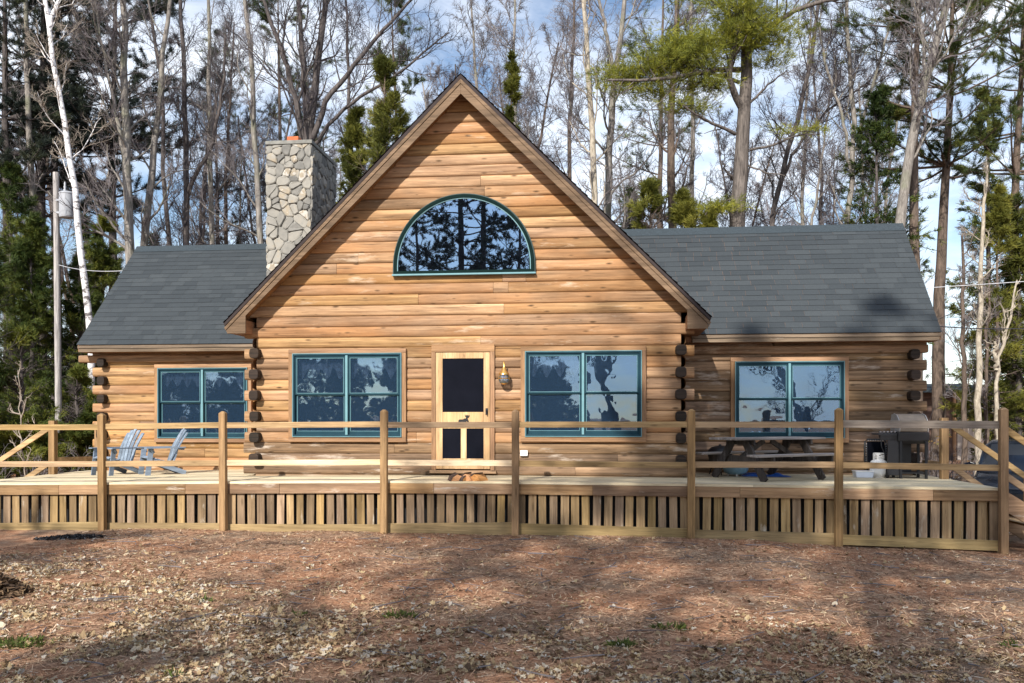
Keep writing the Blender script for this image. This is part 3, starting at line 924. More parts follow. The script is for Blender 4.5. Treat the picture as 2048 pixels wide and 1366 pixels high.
# arched window
def arch(r_, n=40, leg=ALEG):
    pts = [(ACX + r_, AZ0)] if leg > 0 else []
    for i in range(n + 1):
        t = PI * i / n
        pts.append((ACX + r_ * math.cos(t), AZ0 + leg + r_ * math.sin(t)))
    pts.append((ACX - r_, AZ0))
    return pts
def arch_ring(mb, ro_, ri, y0, y1, bot, tone=0.5):
    a = arch(ro_); b = arch(ri)
    n = len(a)
    for i in range(n - 1):
        p = [a[i], a[i + 1], b[i + 1], b[i]]
        mb.prism(p, 'y', y0, y1, tone)
aw = MB(); arch_ring(aw, AR, AR - 0.06, YM - 0.085, YM + 0.05, 0)
aw.box(ACX - AR + 0.061, ACX + AR - 0.061, YM - 0.085, YM + 0.05, AZ0, AZ0 + 0.055, 0.5)
awin = aw.build('arched_window', M['greenframe'], cabin)
aw = MB(); arch_ring(aw, AR + 0.022, AR + 0.001, YM - 0.055, YM + 0.03, 0); aw.build('arch_trim', plain('dark_green_edge', (0.02, 0.05, 0.05)), awin)
aw = MB(); arch_ring(aw, AR - 0.061, AR - 0.078, YM - 0.07, YM + 0.03, 0); aw.build('glazing_bead', M['tealpale'], awin)
s = MB(); s.box(ACX - AR - 0.03, ACX + AR + 0.03, YM - 0.10, YM + 0.03, AZ0 - 0.03, AZ0 - 0.001, 0.5); s.build('sill', M['tealpale'], awin)
p = MB(); p.prism(arch(AR - 0.07), 'y', YM - 0.052, YM - 0.046); p.build('pane', M['glassdark'], awin)
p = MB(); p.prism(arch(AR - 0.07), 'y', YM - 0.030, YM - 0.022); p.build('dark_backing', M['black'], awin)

# screen door ------------------------------------------------------------
dx0, dx1, dz0, dz1 = DOOR
yd = YM - 0.05
def dX(px): return P(px, 820, yd)[0]
def dZ(py): return P(926, py, yd)[1]
d = MB()
st_l, st_r = dX(885), dX(967)
for a, b, c, e in ((dx0, st_l, dz0, dz1), (st_r, dx1, dz0, dz1), (st_l, st_r, dZ(717), dz1), (st_l, st_r, dZ(857), dZ(824)), (st_l, st_r, dz0, dZ(917)), (dX(921.5), dX(933), dZ(917), dZ(857))):
    d.box(a + 0.0008, b - 0.0008, yd, yd + 0.035, c + 0.0008, e - 0.0008)
door = d.build('screen_door', M['door'], cabin, bevel=0.005)
s = MB(); s.box(st_l, st_r, yd + 0.015, yd + 0.02, dZ(824), dZ(717)); s.build('screen', M['screen'], door)
s = MB(); s.box(st_l, dX(921.5), yd + 0.015, yd + 0.02, dZ(917), dZ(857)); s.build('screen', M['screen'], door)
s = MB(); s.box(dX(933), st_r, yd + 0.015, yd + 0.02, dZ(917), dZ(857)); s.build('screen', M['screen'], door)
h = MB(); hx, hz = dX(973.5), dZ(823)
h.box(hx - 0.022, hx + 0.022, yd - 0.012, yd - 0.001, hz - 0.06, hz + 0.06); h.tube([(hx, yd - 0.012, hz + 0.02), (hx, yd - 0.05, hz + 0.015), (hx, yd - 0.055, hz - 0.05)], 0.012)
h.build('door_handle', M['black'], door)
# moose cut-out
mz = [(0, 0.02), (0.03, 0.10), (0.08, 0.125), (0.30, 0.125), (0.40, 0.165), (0.46, 0.155), (0.50, 0.19), (0.44, 0.23), (0.40, 0.30), (0.43, 0.30), (0.47, 0.245), (0.50, 0.30), (0.53, 0.30), (0.53, 0.235), (0.60, 0.30), (0.63, 0.29), (0.60, 0.235), (0.69, 0.285), (0.72, 0.27), (0.66, 0.20), (0.58, 0.17), (0.64, 0.10), (0.68, 0.02), (0.62, -0.0), (0.55, 0.05), (0.50, 0.06), (0.47, -0.02), (0.42, -0.02), (0.40, 0.0), (0.20, 0.0), (0.15, -0.02), (0.02, -0.02)]
mx0, mz0 = dX(916.5), dZ(845.5)
s = MB(); s.prism([(mx0 + a * 0.30, mz0 + b * 0.50) for a, b in mz], 'y', yd - 0.012, yd - 0.0015); s.build('moose_silhouette', M['black'], door)
# casing + threshold
c = MB(); c.box(dx0 - 0.085, dx0 - 0.006, YM - 0.045, YM + 0.08, dz0 - 0.02, dz1 + 0.01, 0.4); c.box(dx1 + 0.006, dx1 + 0.085, YM - 0.045, YM + 0.08, dz0 - 0.02, dz1 + 0.01, 0.6)
c.build('door_casing', M['trimz'], cabin, bevel=0.004)
c = MB(); c.box(dx0 - 0.085, dx1 + 0.085, YM - 0.043, YM + 0.08, dz1 + 0.011, dz1 + 0.15, 0.5)
c.build('door_header', M['trim'], cabin, bevel=0.004)
c = MB(); c.box(dx0 - 0.12, dx1 + 0.12, YM - 0.09, YM + 0.06, dz0 - 0.08, dz0 - 0.022, 0.7)
c.build('threshold', M['log_low'], cabin, bevel=0.006)
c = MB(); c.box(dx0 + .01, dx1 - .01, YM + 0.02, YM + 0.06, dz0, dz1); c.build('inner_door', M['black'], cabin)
# outlet box on the wall
bx, bz = P(1048, 906, YM - 0.03)
c = MB(); c.box(bx - 0.07, bx + 0.07, YM - 0.06, YM + 0.02, bz - 0.055, bz + 0.05); c.build('outlet_cover', M['white'], cabin, bevel=0.01)

# ------------------------------------------------------------------ wall lantern
lx, lz = P(1008, 755, YM - 0.14)
lamp = empty('wall_lantern', (lx, YM - 0.01, lz))
tag(lamp, 'brass and glass ship lantern mounted on the logs beside the screen door', 'wall lamp')
b = MB(); b.lathe([(0.001, 0.30), (0.014, 0.29), (0.018, 0.20), (0.03, 0.18), (0.05, 0.13), (0.088, 0.085), (0.098, 0.06), (0.10, 0.05)], (0, -0.14, 0), 20)
b.build('lantern_hood', M['brass'], lamp, smooth=True)
b = MB(); b.lathe([(0.072, 0.05), (0.085, 0.0), (0.098, -0.05), (0.085, -0.09), (0.06, -0.105)], (0, -0.14, 0), 20); b.build('glass_globe', M['lampglass'], lamp, smooth=True)
b = MB(); b.lathe([(0.103, -0.012), (0.108, -0.02), (0.103, -0.028)], (0, -0.14, 0), 20, caps=False); b.lathe([(0.055, -0.105), (0.06, -0.115), (0.03, -0.13), (0.001, -0.135)], (0, -0.14, 0), 16)
for k in range(6):
    t = 2 * PI * k / 6
    b.tube([(0.088 * math.cos(t), -0.14 + 0.088 * math.sin(t), 0.055), (0.106 * math.cos(t), -0.14 + 0.106 * math.sin(t), -0.04), (0.06 * math.cos(t), -0.14 + 0.06 * math.sin(t), -0.11)], 0.004, 5)
b.build('wire_guard', M['brass'], lamp)
b = MB(); b.box(-0.05, 0.05, -0.03, 0.01, -0.06, 0.08); b.tube([(0, -0.03, 0.03), (0, -0.08, 0.12), (0, -0.13, 0.14)], 0.014, 8); b.build('wall_bracket', M['brass'], lamp)

# ------------------------------------------------------------------ deck
DZP = [(-67, 966.5), (0, 966), (205, 965), (438, 963), (768, 961.5), (1000, 963), (1390, 968), (1677, 972), (2000, 976)]
DZX = [PX(a, YF) for a, b in DZP]; DZZ = [P(a, b, YF)[1] for a, b in DZP]
def dzf(x):
    return float(np.interp(x, DZX, DZZ))
deck = empty('wooden_deck', (0, 0, 0))
tag(deck, 'long raised deck of pale new boards with slatted skirt and brown rail fence', 'deck')
DX0, DX1 = -11.5, 6.29
bd = MB()
yy = YF - 0.03; row = 0
xs_k = [DX0] + [x for x in DZX if DX0 < x < DX1] + [DX1]
while yy < 18.6:
    y2 = yy + 0.138
    tone = RND.random()
    joint = RND.uniform(-8, 4)
    pts = sorted(set(xs_k + [joint]))
    for a, b in zip(pts[:-1], pts[1:]):
        if a >= joint: tone2 = (tone + 0.43) % 1
        else: tone2 = tone
        if yy > 17.3 and (a + b) / 2 > -6 and (a + b) / 2 < 1: continue
        g0 = 0.0015 if a == joint else 0; g1 = 0.0015 if b == joint else 0
        za, zb = dzf(a), dzf(b)
        a2, b2 = a + g0, b - g1
        bd.add([(a2, yy, za - 0.035), (b2, yy, zb - 0.035), (b2, y2, zb - 0.035), (a2, y2, za - 0.035), (a2, yy, za), (b2, yy, zb), (b2, y2, zb), (a2, y2, za)],
               [(3, 2, 1, 0), (4, 5, 6, 7), (0, 1, 5, 4), (2, 3, 7, 6)] + ([(1, 2, 6, 5)] if b in (joint, DX1) else []) + ([(3, 0, 4, 7)] if a in (joint, DX0) else []), tone2)
    yy = y2 + 0.006; row += 1
bd.build('deck_boards', M['deck'], deck)
posts_px = [-62, 205, 447, 768, 1031, 1382, 1677, 2007]
PX_TOP = {-62: 829, 205: 827, 447: 822.5, 768: 819, 1031: 819, 1382: 818, 1677: 816, 2007: 815}
PX_BOT = {-62: 1064, 205: 1063, 447: 1066, 768: 1069, 1031: 1069, 1382: 1082, 1677: 1092, 2007: 1119}
px_x = []
for a in posts_px:
    x = P(a, 900, YF - 0.10)[0]
    px_x.append(x)
    zt = P(a, PX_TOP[a], YF - 0.1)[1]; zb = P(a, PX_BOT[a], YF - 0.1)[1] - 0.12
    p = MB()
    w = 0.056 + RND.uniform(-.002, .003)
    y0, y1 = YF - 0.17, YF - 0.035
    lean = RND.uniform(-0.012, 0.012)
    vs = []
    for z, k, ox in ((zb, 1, 0), (zt - 0.035, 1, lean), (zt, 0.35, lean)):
        cy = (y0 + y1) / 2
        vs += [(x + ox - w * k, cy - w * k, z), (x + ox + w * k, cy - w * k, z), (x + ox + w * k, cy + w * k, z), (x + ox - w * k, cy + w * k, z)]
    fs = [(8, 9, 10, 11), (3, 2, 1, 0)]
    for l_ in (0, 4):
        for i in range(4):
            j = (i + 1) % 4
            fs.append((l_ + i, l_ + j, l_ + 4 + j, l_ + 4 + i))
    p.add(vs, fs)
    p.build('railing_post', M['post'], deck, bevel=0.004)
RAIL_T = [854.5, 854, 851, 849, 849, 848.7, 849, 851]
RAIL_B = [928, 927.5, 926, 925, 926, 929.6, 930, 936]
for i in range(len(posts_px) - 1):
    for lst, kind in ((RAIL_T, 't'), (RAIL_B, 'b')):
        za = P(posts_px[i], lst[i], YF - 0.1)[1]; zb = P(posts_px[i + 1], lst[i + 1], YF - 0.1)[1]
        r_ = MB()
        jig = RND.uniform(-0.008, 0.008)
        r_.bar((px_x[i] + 0.055, YF - 0.085, za + jig), (px_x[i + 1] - 0.055, YF - 0.085, zb + jig), 0.04, 0.098)
        mt = M['rail']
        if kind == 'b' and i in (2, 3): mt = M['railnew']
        if kind == 't' and i == 6: mt = M['railgrey']
        r_.build('rail', mt, deck, bevel=0.004)
        if kind == 't' and i == 6:
            r2 = MB(); r2.bar((px_x[i] + 0.055, YF + 0.01, za + 0.055), (px_x[i + 1] - 0.055, YF + 0.01, zb + 0.055), 0.20, 0.03)
            r2.build('rail_cap', M['railgrey'], deck, bevel=0.004)
# rim board, slats, base board bay by bay
for i in range(len(posts_px) - 1):
    xa, xb = px_x[i] + 0.0, px_x[i + 1] - 0.0
    n = 3 if xb - xa > 2.3 else 2
    r_ = MB()
    cut = RND.uniform(0.3, 0.7)
    xm = xa + (xb - xa) * cut
    for a, b in ((xa + 0.002, xm - 0.002), (xm + 0.002, xb - 0.002)):
        za, zb = dzf(a), dzf(b)
        vs = [(a, YF - 0.03, za - 0.21), (b, YF - 0.03, zb - 0.21), (b, YF + 0.015, zb - 0.21), (a, YF + 0.015, za - 0.21), (a, YF - 0.03, za - 0.038), (b, YF - 0.03, zb - 0.038), (b, YF + 0.015, zb - 0.038), (a, YF + 0.015, za - 0.038)]
        r_.add(vs, [(3, 2, 1, 0), (4, 5, 6, 7), (0, 1, 5, 4), (1, 2, 6, 5), (2, 3, 7, 6), (3, 0, 4, 7)])
    r_.build('rim_board', M['rim'], deck, bevel=0.004)
    ga = P(posts_px[i], PX_BOT[posts_px[i]] - 3, YF)[1]; gb = P(posts_px[i + 1], PX_BOT[posts_px[i + 1]] - (17 if i == 6 else 5), YF)[1]
    s = MB()
    pitch = 0.178
    m = max(1, round((xb - xa) / pitch)); pt = (xb - xa) / m
    for k in range(m):
        x0 = xa + k * pt + 0.024 + RND.uniform(-.006, .006); x1 = x0 + pt - 0.048 + RND.uniform(-.01, .008)
        tl = RND.uniform(-0.008, 0.008)
        fr = (k + 0.5) / m
        zb_ = ga + (gb - ga) * fr + 0.11; zt_ = dzf((x0 + x1) / 2) - 0.18
        yy0 = YF + 0.0155 + RND.uniform(0, 0.006)
        s.add([(x0, yy0, zb_), (x1, yy0, zb_), (x1, yy0 + 0.022, zb_), (x0, yy0 + 0.022, zb_), (x0 + tl, yy0, zt_), (x1 + tl, yy0, zt_), (x1 + tl, yy0 + 0.022, zt_), (x0 + tl, yy0 + 0.022, zt_)],
              [(3, 2, 1, 0), (4, 5, 6, 7), (0, 1, 5, 4), (1, 2, 6, 5), (2, 3, 7, 6), (3, 0, 4, 7)])
    s.build('skirt_panel', M['slat'], deck)
    b = MB()
    vs = []
    hgt = 0.13 if i < 3 else 0.165
    for yq in (YF - 0.02, YF + 0.0145):
        vs += [(xa + 0.003, yq, ga - (0.1 if i < 6 else 0)), (xb - 0.003, yq, gb - (0.1 if i < 6 else 0)), (xb - 0.003, yq, gb + hgt), (xa + 0.003, yq, ga + hgt)]
    b.add(vs, [(0, 1, 2, 3), (7, 6, 5, 4), (0, 4, 5, 1), (1, 5, 6, 2), (2, 6, 7, 3), (3, 7, 4, 0)])
    b.build('skirt_base', M['skirtbase'], deck, bevel=0.004)
s = MB(); s.box(DX0 + 0.1, DX1 - 0.1, YF + 0.4, YF + 0.46, -0.3, 0.70); s.build('under_deck_shade', M['black'], deck)  # black sheet standing in for the shade behind the skirt slats
# end skirts
for x in (DX1 - 0.02, DX0 + 0.02):
    s = MB()
    for k in range(12):
        s.box(x - 0.012, x + 0.012, YF + 0.05 + k * 0.178, YF + 0.18 + k * 0.178, gz(x, 15) - 0.05, dzf(x) - 0.05)
    s.build('skirt_panel', M['slat'], deck)
# back posts and side rails
def bpost(x, y, zt, zb):
    p = MB(); p.box(x - 0.065, x + 0.065, y - 0.065, y + 0.065, zb, zt); return p.build('railing_post', M['post'], deck, bevel=0.008)
blx, bly = -11.42, 17.2
bz_ = dzf(blx)
bpost(blx, bly, bz_ + 1.12, bz_ - 0.0)
bpost(blx + 0.25, 18.45, bz_ + 1.08, bz_)
r_ = MB(); r_.bar((blx, bly + 0.07, bz_ + 0.30), (blx + 0.25, 18.38, bz_ + 0.28), 0.04, 0.10); r_.build('rail', M['rail'], deck)
r_ = MB(); r_.bar((blx, bly + 0.07, bz_ + 0.98), (blx + 0.25, 18.38, bz_ + 0.96), 0.04, 0.10); r_.build('rail', M['rail'], deck)
brx, bry = 6.22, 16.75
bzr = dzf(brx)
bpost(brx, bry, bzr + 1.12, bzr)
r_ = MB(); r_.bar((brx, bry + 0.07, bzr + 0.24), (brx - 0.05, 17.65, bzr + 0.24), 0.04, 0.14); r_.build('rail', M['rail'], deck)

# ------------------------------------------------------------------ stairs at both ends
def stairs(name, label, x, sgn, ya, yb_, zt, slope, n):
    root = empty(name, (x, (ya + yb_) / 2, gz(x + sgn, ya)))
    tag(root, label, 'stairs', 'stairs at the ends of the deck')
    ox, oy, oz = root.location
    run = 0.27; rise = zt / n if n else 0.2
    def L_(p): return (p[0] - ox, p[1] - oy, p[2] - oz)
    for y in (ya + 0.08, yb_ - 0.08):
        m_ = MB()
        m_.bar(L_((x, y, zt - 0.16)), L_((x + sgn * run * (n + 0.2), y, zt - 0.16 - rise * (n + 0.2))), 0.045, 0.28)
        m_.build('stringer', M['rim'], root, bevel=0.004)
    for k in range(1, n):
        m_ = MB()
        xx = x + sgn * run * (k - 0.5)
        m_.box(xx - 0.15 - ox, xx + 0.15 - ox, ya + 0.06 - oy, yb_ - 0.06 - oy, zt - rise * k - 0.04 - oz, zt - rise * k - oz)
        m_.build('tread', M['rail'], root, bevel=0.004)
    for y in (ya - 0.0, yb_ + 0.02):
        for dz in (0.96, 0.22):
            m_ = MB()
            m_.bar(L_((x + sgn * 0.03, y, zt + dz)), L_((x + sgn * 1.35, y, zt + dz - slope * 1.32)), 0.04, 0.10)
            m_.build('handrail', M['rail'], root, bevel=0.004)
        m_ = MB()
        xe = x + sgn * 1.32
        m_.box(xe - 0.05 - ox, xe + 0.05 - ox, y - 0.045 - oy, y + 0.045 - oy, -0.25, zt + 1.0 - slope * 1.3 - oz)
        m_.build('stair_post', M['post'], root, bevel=0.006)
stairs('deck_stairs', 'wooden stairs leading down from the deck end near the dark car', 6.33, 1, YF + 0.05, 16.7, dzf(6.2), 0.72, 5)
stairs('deck_stairs', 'wooden stairs leading down from the deck end near the dark evergreens', -11.5, -1, YF + 0.05, 17.2, dzf(-11.4), 0.62, 5)

# ------------------------------------------------------------------ adirondack chairs
def make_chair():
    root = empty('adirondack_chair')
    w = 0.27
    s = MB()
    for k in range(6):
        x = 0.38 - k * 0.098
        z = 0.375 - (0.38 - x) * 0.30
        s.bar((x, -w, z), (x, w, z), 0.086, 0.022, up=(0.29, 0, 1))
    s.build('seat', M['chair'], root, bevel=0.004)
    b = MB()
    for k in range(5):
        yk = (k - 2) * 0.106
        top = 0.96 - 0.028 * abs(k - 2) ** 1.6
        pts = []
        for i in range(7):
            t = i / 6
            z = 0.20 + (top - 0.20) * t
            x = -0.13 - 0.31 * t + 0.05 * math.sin(t * PI) * (1 if t > .4 else .6)
            pts.append((x, yk * (1 + 0.16 * t), z))
        for i in range(6):
            b.bar(pts[i], pts[i + 1], 0.092, 0.02, up=(1, 0, 0.45), tone=(k * 0.37) % 1)
    b.build('backrest', M['chair'], root)
    br = MB(); br.bar((-0.34, -0.30, 0.53), (-0.34, 0.30, 0.53), 0.05, 0.03); br.build('back_brace', M['chair'], root)
    for s_ in (-1, 1):
        a = MB(); a.prism([(0.46, s_ * 0.27), (0.48, s_ * 0.33), (0.44, s_ * 0.40), (0.10, s_ * 0.39), (-0.38, s_ * 0.34), (-0.40, s_ * 0.29), (0.1, s_ * 0.275)], 'z', 0.555, 0.58)
        a.build('armrest', M['chair'], root, bevel=0.004)
        f = MB(); f.bar((0.40, s_ * 0.30, 0.0), (0.33, s_ * 0.30, 0.554), 0.022, 0.11, up=(1, 0, 0)); f.build('front_leg', M['chair'], root, bevel=0.004)
        g = MB(); g.bar((0.38, s_ * 0.275, 0.32), (-0.40, s_ * 0.275, 0.03), 0.022, 0.095); g.build('rear_leg', M['chair'], root, bevel=0.004)
        g = MB(); g.bar((0.28, s_ * 0.318, 0.46), (0.34, s_ * 0.345, 0.552), 0.02, 0.06); g.build('arm_bracket', M['chair'], root)
    root.scale = (0.93, 0.93, 0.97)
    return root
ch = make_chair()
cx, cy = PG(325, 948, dzf(-9.2))
ch.location = (PX(327, 17.0), 17.0, dzf(-9.2)); ch.rotation_euler = (0, 0, R(222))
tag(ch, 'blue wooden slatted garden chair seen in profile, standing under the wing window', 'garden chair', 'blue chairs on the deck')
c2 = copy_tree(ch)
c2.location = (PX(237, 17.0), 17.0, dzf(-10.3)); c2.rotation_euler = (0, 0, R(246))
tag(c2, 'blue wooden slatted garden chair with its fanned back in view, behind the second railing post', 'garden chair')

# ------------------------------------------------------------------ picnic table
tcx, tcy = 2.98, 16.28
tb = empty('picnic_table', (tcx, tcy, dzf(3.0)), R(33))
tag(tb, 'weathered grey picnic table with attached benches on dark crossed legs', 'picnic table')
def plank(name, y0, y1, z, h, x0=-1.02, x1=1.02, mt='greywood'):
    p = MB(); p.box(x0, x1, y0, y1, z, z + h); return p.build(name, M[mt], tb, bevel=0.006)
tt = MB()
for k in range(5):
    tt.box(-1.05 + RND.uniform(-.01, .01), 1.05 + RND.uniform(-.01, .01), -0.375 + k * 0.151, -0.375 + k * 0.151 + 0.143, 0.71, 0.748)
tt.build('tabletop', M['greywood'], tb, bevel=0.005)
for s_ in (-1, 1):
    b = MB()
    for k in range(2):
        y0 = s_ * 0.70 - 0.145 + k * 0.148
        b.box(-1.0, 1.0, y0, y0 + 0.14, 0.43, 0.468)
    b.build('bench', M['greywood'], tb, bevel=0.005)
for xx in (-0.68, 0.68):
    for s_ in (-1, 1):
        g = MB(); g.bar((xx, s_ * 0.16, 0.70), (xx, s_ * 0.66, 0.0), 0.045, 0.15, up=(0, 1, 0)); g.build('leg', M['darkwood'], tb, bevel=0.005)
    g = MB(); g.bar((xx + 0.046, -0.84, 0.36), (xx + 0.046, 0.84, 0.36), 0.04, 0.14); g.build('bench_support', M['darkwood'], tb, bevel=0.005)
    g = MB(); g.bar((xx + 0.046, -0.36, 0.665), (xx + 0.046, 0.36, 0.665), 0.04, 0.088); g.build('top_support', M['darkwood'], tb, bevel=0.005)
    g = MB(); g.bar((xx * 0.9, 0, 0.40), (xx * 0.12, 0, 0.69), 0.04, 0.09); g.build('brace', M['darkwood'], tb, bevel=0.004)

# things under the table
ux, uy = PG(1471, 951, dzf(2.6))
uy = 16.9; ux = PX(1471, uy)
tu = empty('plastic_tub', (ux, uy, dzf(ux)))
tag(tu, 'round pale blue tub on short feet lying under the picnic table', 'tub')
b = MB(); b.lathe([(0.12, 0.03), (0.20, 0.06), (0.235, 0.12), (0.24, 0.19), (0.215, 0.19), (0.20, 0.10), (0.001, 0.07)], (0, 0, 0), 24, caps=False); b.build('bowl', M['tub'], tu, smooth=True)
for k in range(3):
    t = 2 * PI * k / 3 - PI / 2
    b = MB(); b.tube([(0.14 * math.cos(t), 0.14 * math.sin(t), 0), (0.14 * math.cos(t), 0.14 * math.sin(t), 0.06)], 0.016, 8); b.build('foot', M['white'], tu)
# blue tarp: a crumpled sheet
uy2 = 16.95; ux2 = PX(1530, uy2)
n1, n2 = 26, 12
vs = []; 
for j in range(n2 + 1):
    for i in range(n1 + 1):
        x = ux2 - 0.45 + 0.9 * i / n1; y = uy2 - 0.25 + 0.5 * j / n2
        e = min(i, n1 - i) / n1 * 2
        z = dzf(x) + 0.006 + max(0, 0.10 * (0.5 + mnoise.noise((x * 5, y * 6, 1.0))) * min(1, e * 3) * (1 - 0.6 * i / n1) * math.sin(PI * min(1, max(0.0, j / n2))))
        vs.append((x, y, z))
fs = [(j * (n1 + 1) + i, j * (n1 + 1) + i + 1, (j + 1) * (n1 + 1) + i + 1, (j + 1) * (n1 + 1) + i) for j in range(n2) for i in range(n1)]
b = MB(); b.add(vs, fs, 0.5)
tag(b.build('blue_tarp', M['tarp'], smooth=True), 'crumpled bright blue tarp on the deck beneath the picnic table', 'tarp')
# black kettle firepit behind the table
kx = PX(1470, 17.2)
kb = empty('kettle_grill', (PX(1440, 17.25), 17.25, dzf(2.4)))
tag(kb, 'low black kettle grill against the wall behind the picnic table', 'grill')
b = MB(); b.lathe([(0.02, 0.22), (0.14, 0.25), (0.22, 0.33), (0.245, 0.41)], (0, 0, 0), 22); b.build('bowl', M['black'], kb, smooth=True)
b = MB(); b.lathe([(0.25, 0.412), (0.235, 0.47), (0.16, 0.535), (0.03, 0.56), (0.025, 0.585), (0.001, 0.59)], (0, 0, 0), 22); b.build('lid', M['black'], kb, smooth=True)
for k in range(3):
    t = 2 * PI * k / 3 + 0.5
    b = MB(); b.tube([(0.14 * math.cos(t), 0.14 * math.sin(t), 0.27), (0.22 * math.cos(t), 0.22 * math.sin(t), 0)], 0.012, 6); b.build('leg', M['black'], kb)

# ------------------------------------------------------------------ gas grill
gy_ = 16.9
gX = PX(1826, gy_)
gr = empty('gas_grill', (gX, gy_, dzf(gX)))
tag(gr, 'gas grill with a brownish hood and black cart standing at the deck end', 'grill')
def gx_(px): return PX(px, gy_ - 0.2) - gX
b = MB()
hw0, hw1 = gx_(1797), gx_(1856)
pr = [(-0.24, 0.86), (-0.25, 0.95), (-0.20, 1.07), (-0.09, 1.16), (0.06, 1.19), (0.20, 1.17), (0.25, 1.05), (0.25, 0.86)]
b.prism(pr, 'x', hw0 + 0.02, hw1 - 0.02)
b.build('hood', M['hood'], gr, bevel=0.02)
b = MB()
for xx in (hw0, hw1 - 0.02):
    b.prism([(y * 1.03, 0.86 + (z - 0.86) * 1.03) for y, z in pr], 'x', xx, xx + 0.02)
b.build('hood_end', plain('hood_end_cast', (0.42, 0.40, 0.38), rough=0.4, metal=0.3), gr, bevel=0.006)
b = MB(); b.tube([(hw0 + 0.05, -0.26, 0.96), (hw0 + 0.05, -0.30, 0.97), (hw1 - 0.05, -0.30, 0.97), (hw1 - 0.05, -0.26, 0.96)], 0.013, 8); b.build('hood_handle', M['steel'], gr)
b = MB(); b.prism([(-0.26, 0.85), (-0.24, 0.70), (-0.16, 0.64), (0.2, 0.64), (0.26, 0.72), (0.26, 0.85)], 'x', hw0 - 0.02, hw1 + 0.01); b.build('firebox', M['darkpanel'], gr, bevel=0.01)
sh0 = gx_(1757)
b = MB(); b.box(sh0, hw0 - 0.022, -0.22, 0.22, 0.80, 0.83); b.prism([(-0.22, 0.80), (-0.20, 0.70), (-0.1, 0.76), (-0.1, 0.80)], 'x', sh0 + 0.03, hw0 - 0.022); b.build('side_shelf', M['darkpanel'], gr, bevel=0.006)
for k in range(5):
    b = MB(); b.lathe([(0.022, 0), (0.03, 0.012), (0.03, 0.034), (0.012, 0.05), (0.001, 0.052)], (sh0 + 0.05 + k * 0.065, -0.14, 0.83), 12); b.build('knob', M['steel'], gr, smooth=True)
b = MB(); b.box(gx_(1776), gx_(1802), -0.20, -0.16, 0.06, 0.70); b.build('side_panel', M['darkpanel'], gr, bevel=0.004)
for x in (gx_(1801), gx_(1852)):
    for y in (-0.21, 0.2):
        b = MB(); b.box(x - 0.022, x + 0.022, y - 0.02, y + 0.02, 0.0, 0.70); b.build('leg', M['black'], gr)
b = MB(); b.box(gx_(1776), gx_(1855), -0.19, 0.2, 0.09, 0.115); b.build('bottom_shelf', M['black'], gr)
b = MB(); b.box(gx_(1814), gx_(1834), 0.1, 0.14, 0.12, 0.64); b.build('back_panel', M['black'], gr)
b = MB(); b.lathe([(0.075, -0.02), (0.085, -0.015), (0.085, 0.015), (0.075, 0.02)], (gx_(1778), -0.1, 0.085), 16, axis='x'); b.build('wheel', M['rubber'], gr)
b = MB(); b.tube([(sh0 + 0.06, -0.15, 0.8), (sh0 + 0.05, -0.2, 0.6), (gx_(1770), -0.18, 0.45), (gx_(1762), -0.1, 0.42)], 0.009, 6); b.build('gas_hose', M['black'], gr)
# propane tank
tx = PX(1757, 16.95)
tk = empty('propane_tank', (tx, 16.95, dzf(tx)))
tag(tk, 'white propane tank with an open collar standing beside the gas grill', 'gas tank')
b = MB(); b.lathe([(0.10, 0.0), (0.11, 0.03), (0.145, 0.06), (0.155, 0.10), (0.155, 0.24), (0.14, 0.30), (0.09, 0.335), (0.02, 0.345)], (0, 0, 0), 24); b.build('cylinder_body', M['white'], tk, smooth=True)
b = MB()
for k in range(12):
    t0, t1 = 2 * PI * k / 12, 2 * PI * (k + 1) / 12
    if k % 3 == 1: zlo, zhi = 0.43, 0.46
    else: zlo, zhi = 0.32, 0.46
    p4 = [(0.10 * math.cos(t), 0.10 * math.sin(t)) for t in (t0, t1)] + [(0.092 * math.cos(t), 0.092 * math.sin(t)) for t in (t1, t0)]
    b.prism(p4, 'z', zlo, zhi, 0.5)
b.build('collar', M['white'], tk)
b = MB(); b.tube([(0, 0, 0.34), (0, 0, 0.40)], 0.025, 10); b.tube([(0, -0.07, 0.385), (0, 0.02, 0.385)], 0.02, 10); b.build('valve', M['black'], tk)
# folded black lounge chair behind it
fx_ = PX(1752, 17.35)
fc = empty('folded_chair', (fx_, 17.35, dzf(fx_)))
tag(fc, 'black folded deck chair with laced rounded frame leaning on the log wall', 'folding chair')
b = MB(); b.tube([(-0.20, 0, 0.2), (-0.205, 0.02, 0.55), (-0.19, 0.04, 0.66), (-0.15, 0.05, 0.70), (0.15, 0.05, 0.70), (0.19, 0.04, 0.66), (0.205, 0.02, 0.55), (0.20, 0, 0.2), (-0.20, 0, 0.2)], 0.018, 8); b.build('frame', M['black'], fc, smooth=True)
b = MB(); b.tube([(-0.17, -0.05, 0.0), (-0.17, 0.0, 0.6)], 0.014, 8); b.tube([(0.17, -0.05, 0.0), (0.17, 0.0, 0.6)], 0.014, 8); b.build('legs_frame', M['black'], fc)
b = MB(); b.box(-0.165, 0.165, 0.02, 0.03, 0.24, 0.66); b.build('sling', M['screen'], fc)
b = MB()
for k in range(9):
    for sx in (-1, 1):
        b.box(sx * 0.18 - 0.012, sx * 0.18 + 0.012, -0.015, -0.005, 0.25 + k * 0.045, 0.262 + k * 0.045)
for k in range(7):
    b.box(-0.14 + k * 0.045, -0.128 + k * 0.045, 0.025, 0.032, 0.672, 0.69)
b.build('lacing', M['grey'], fc)
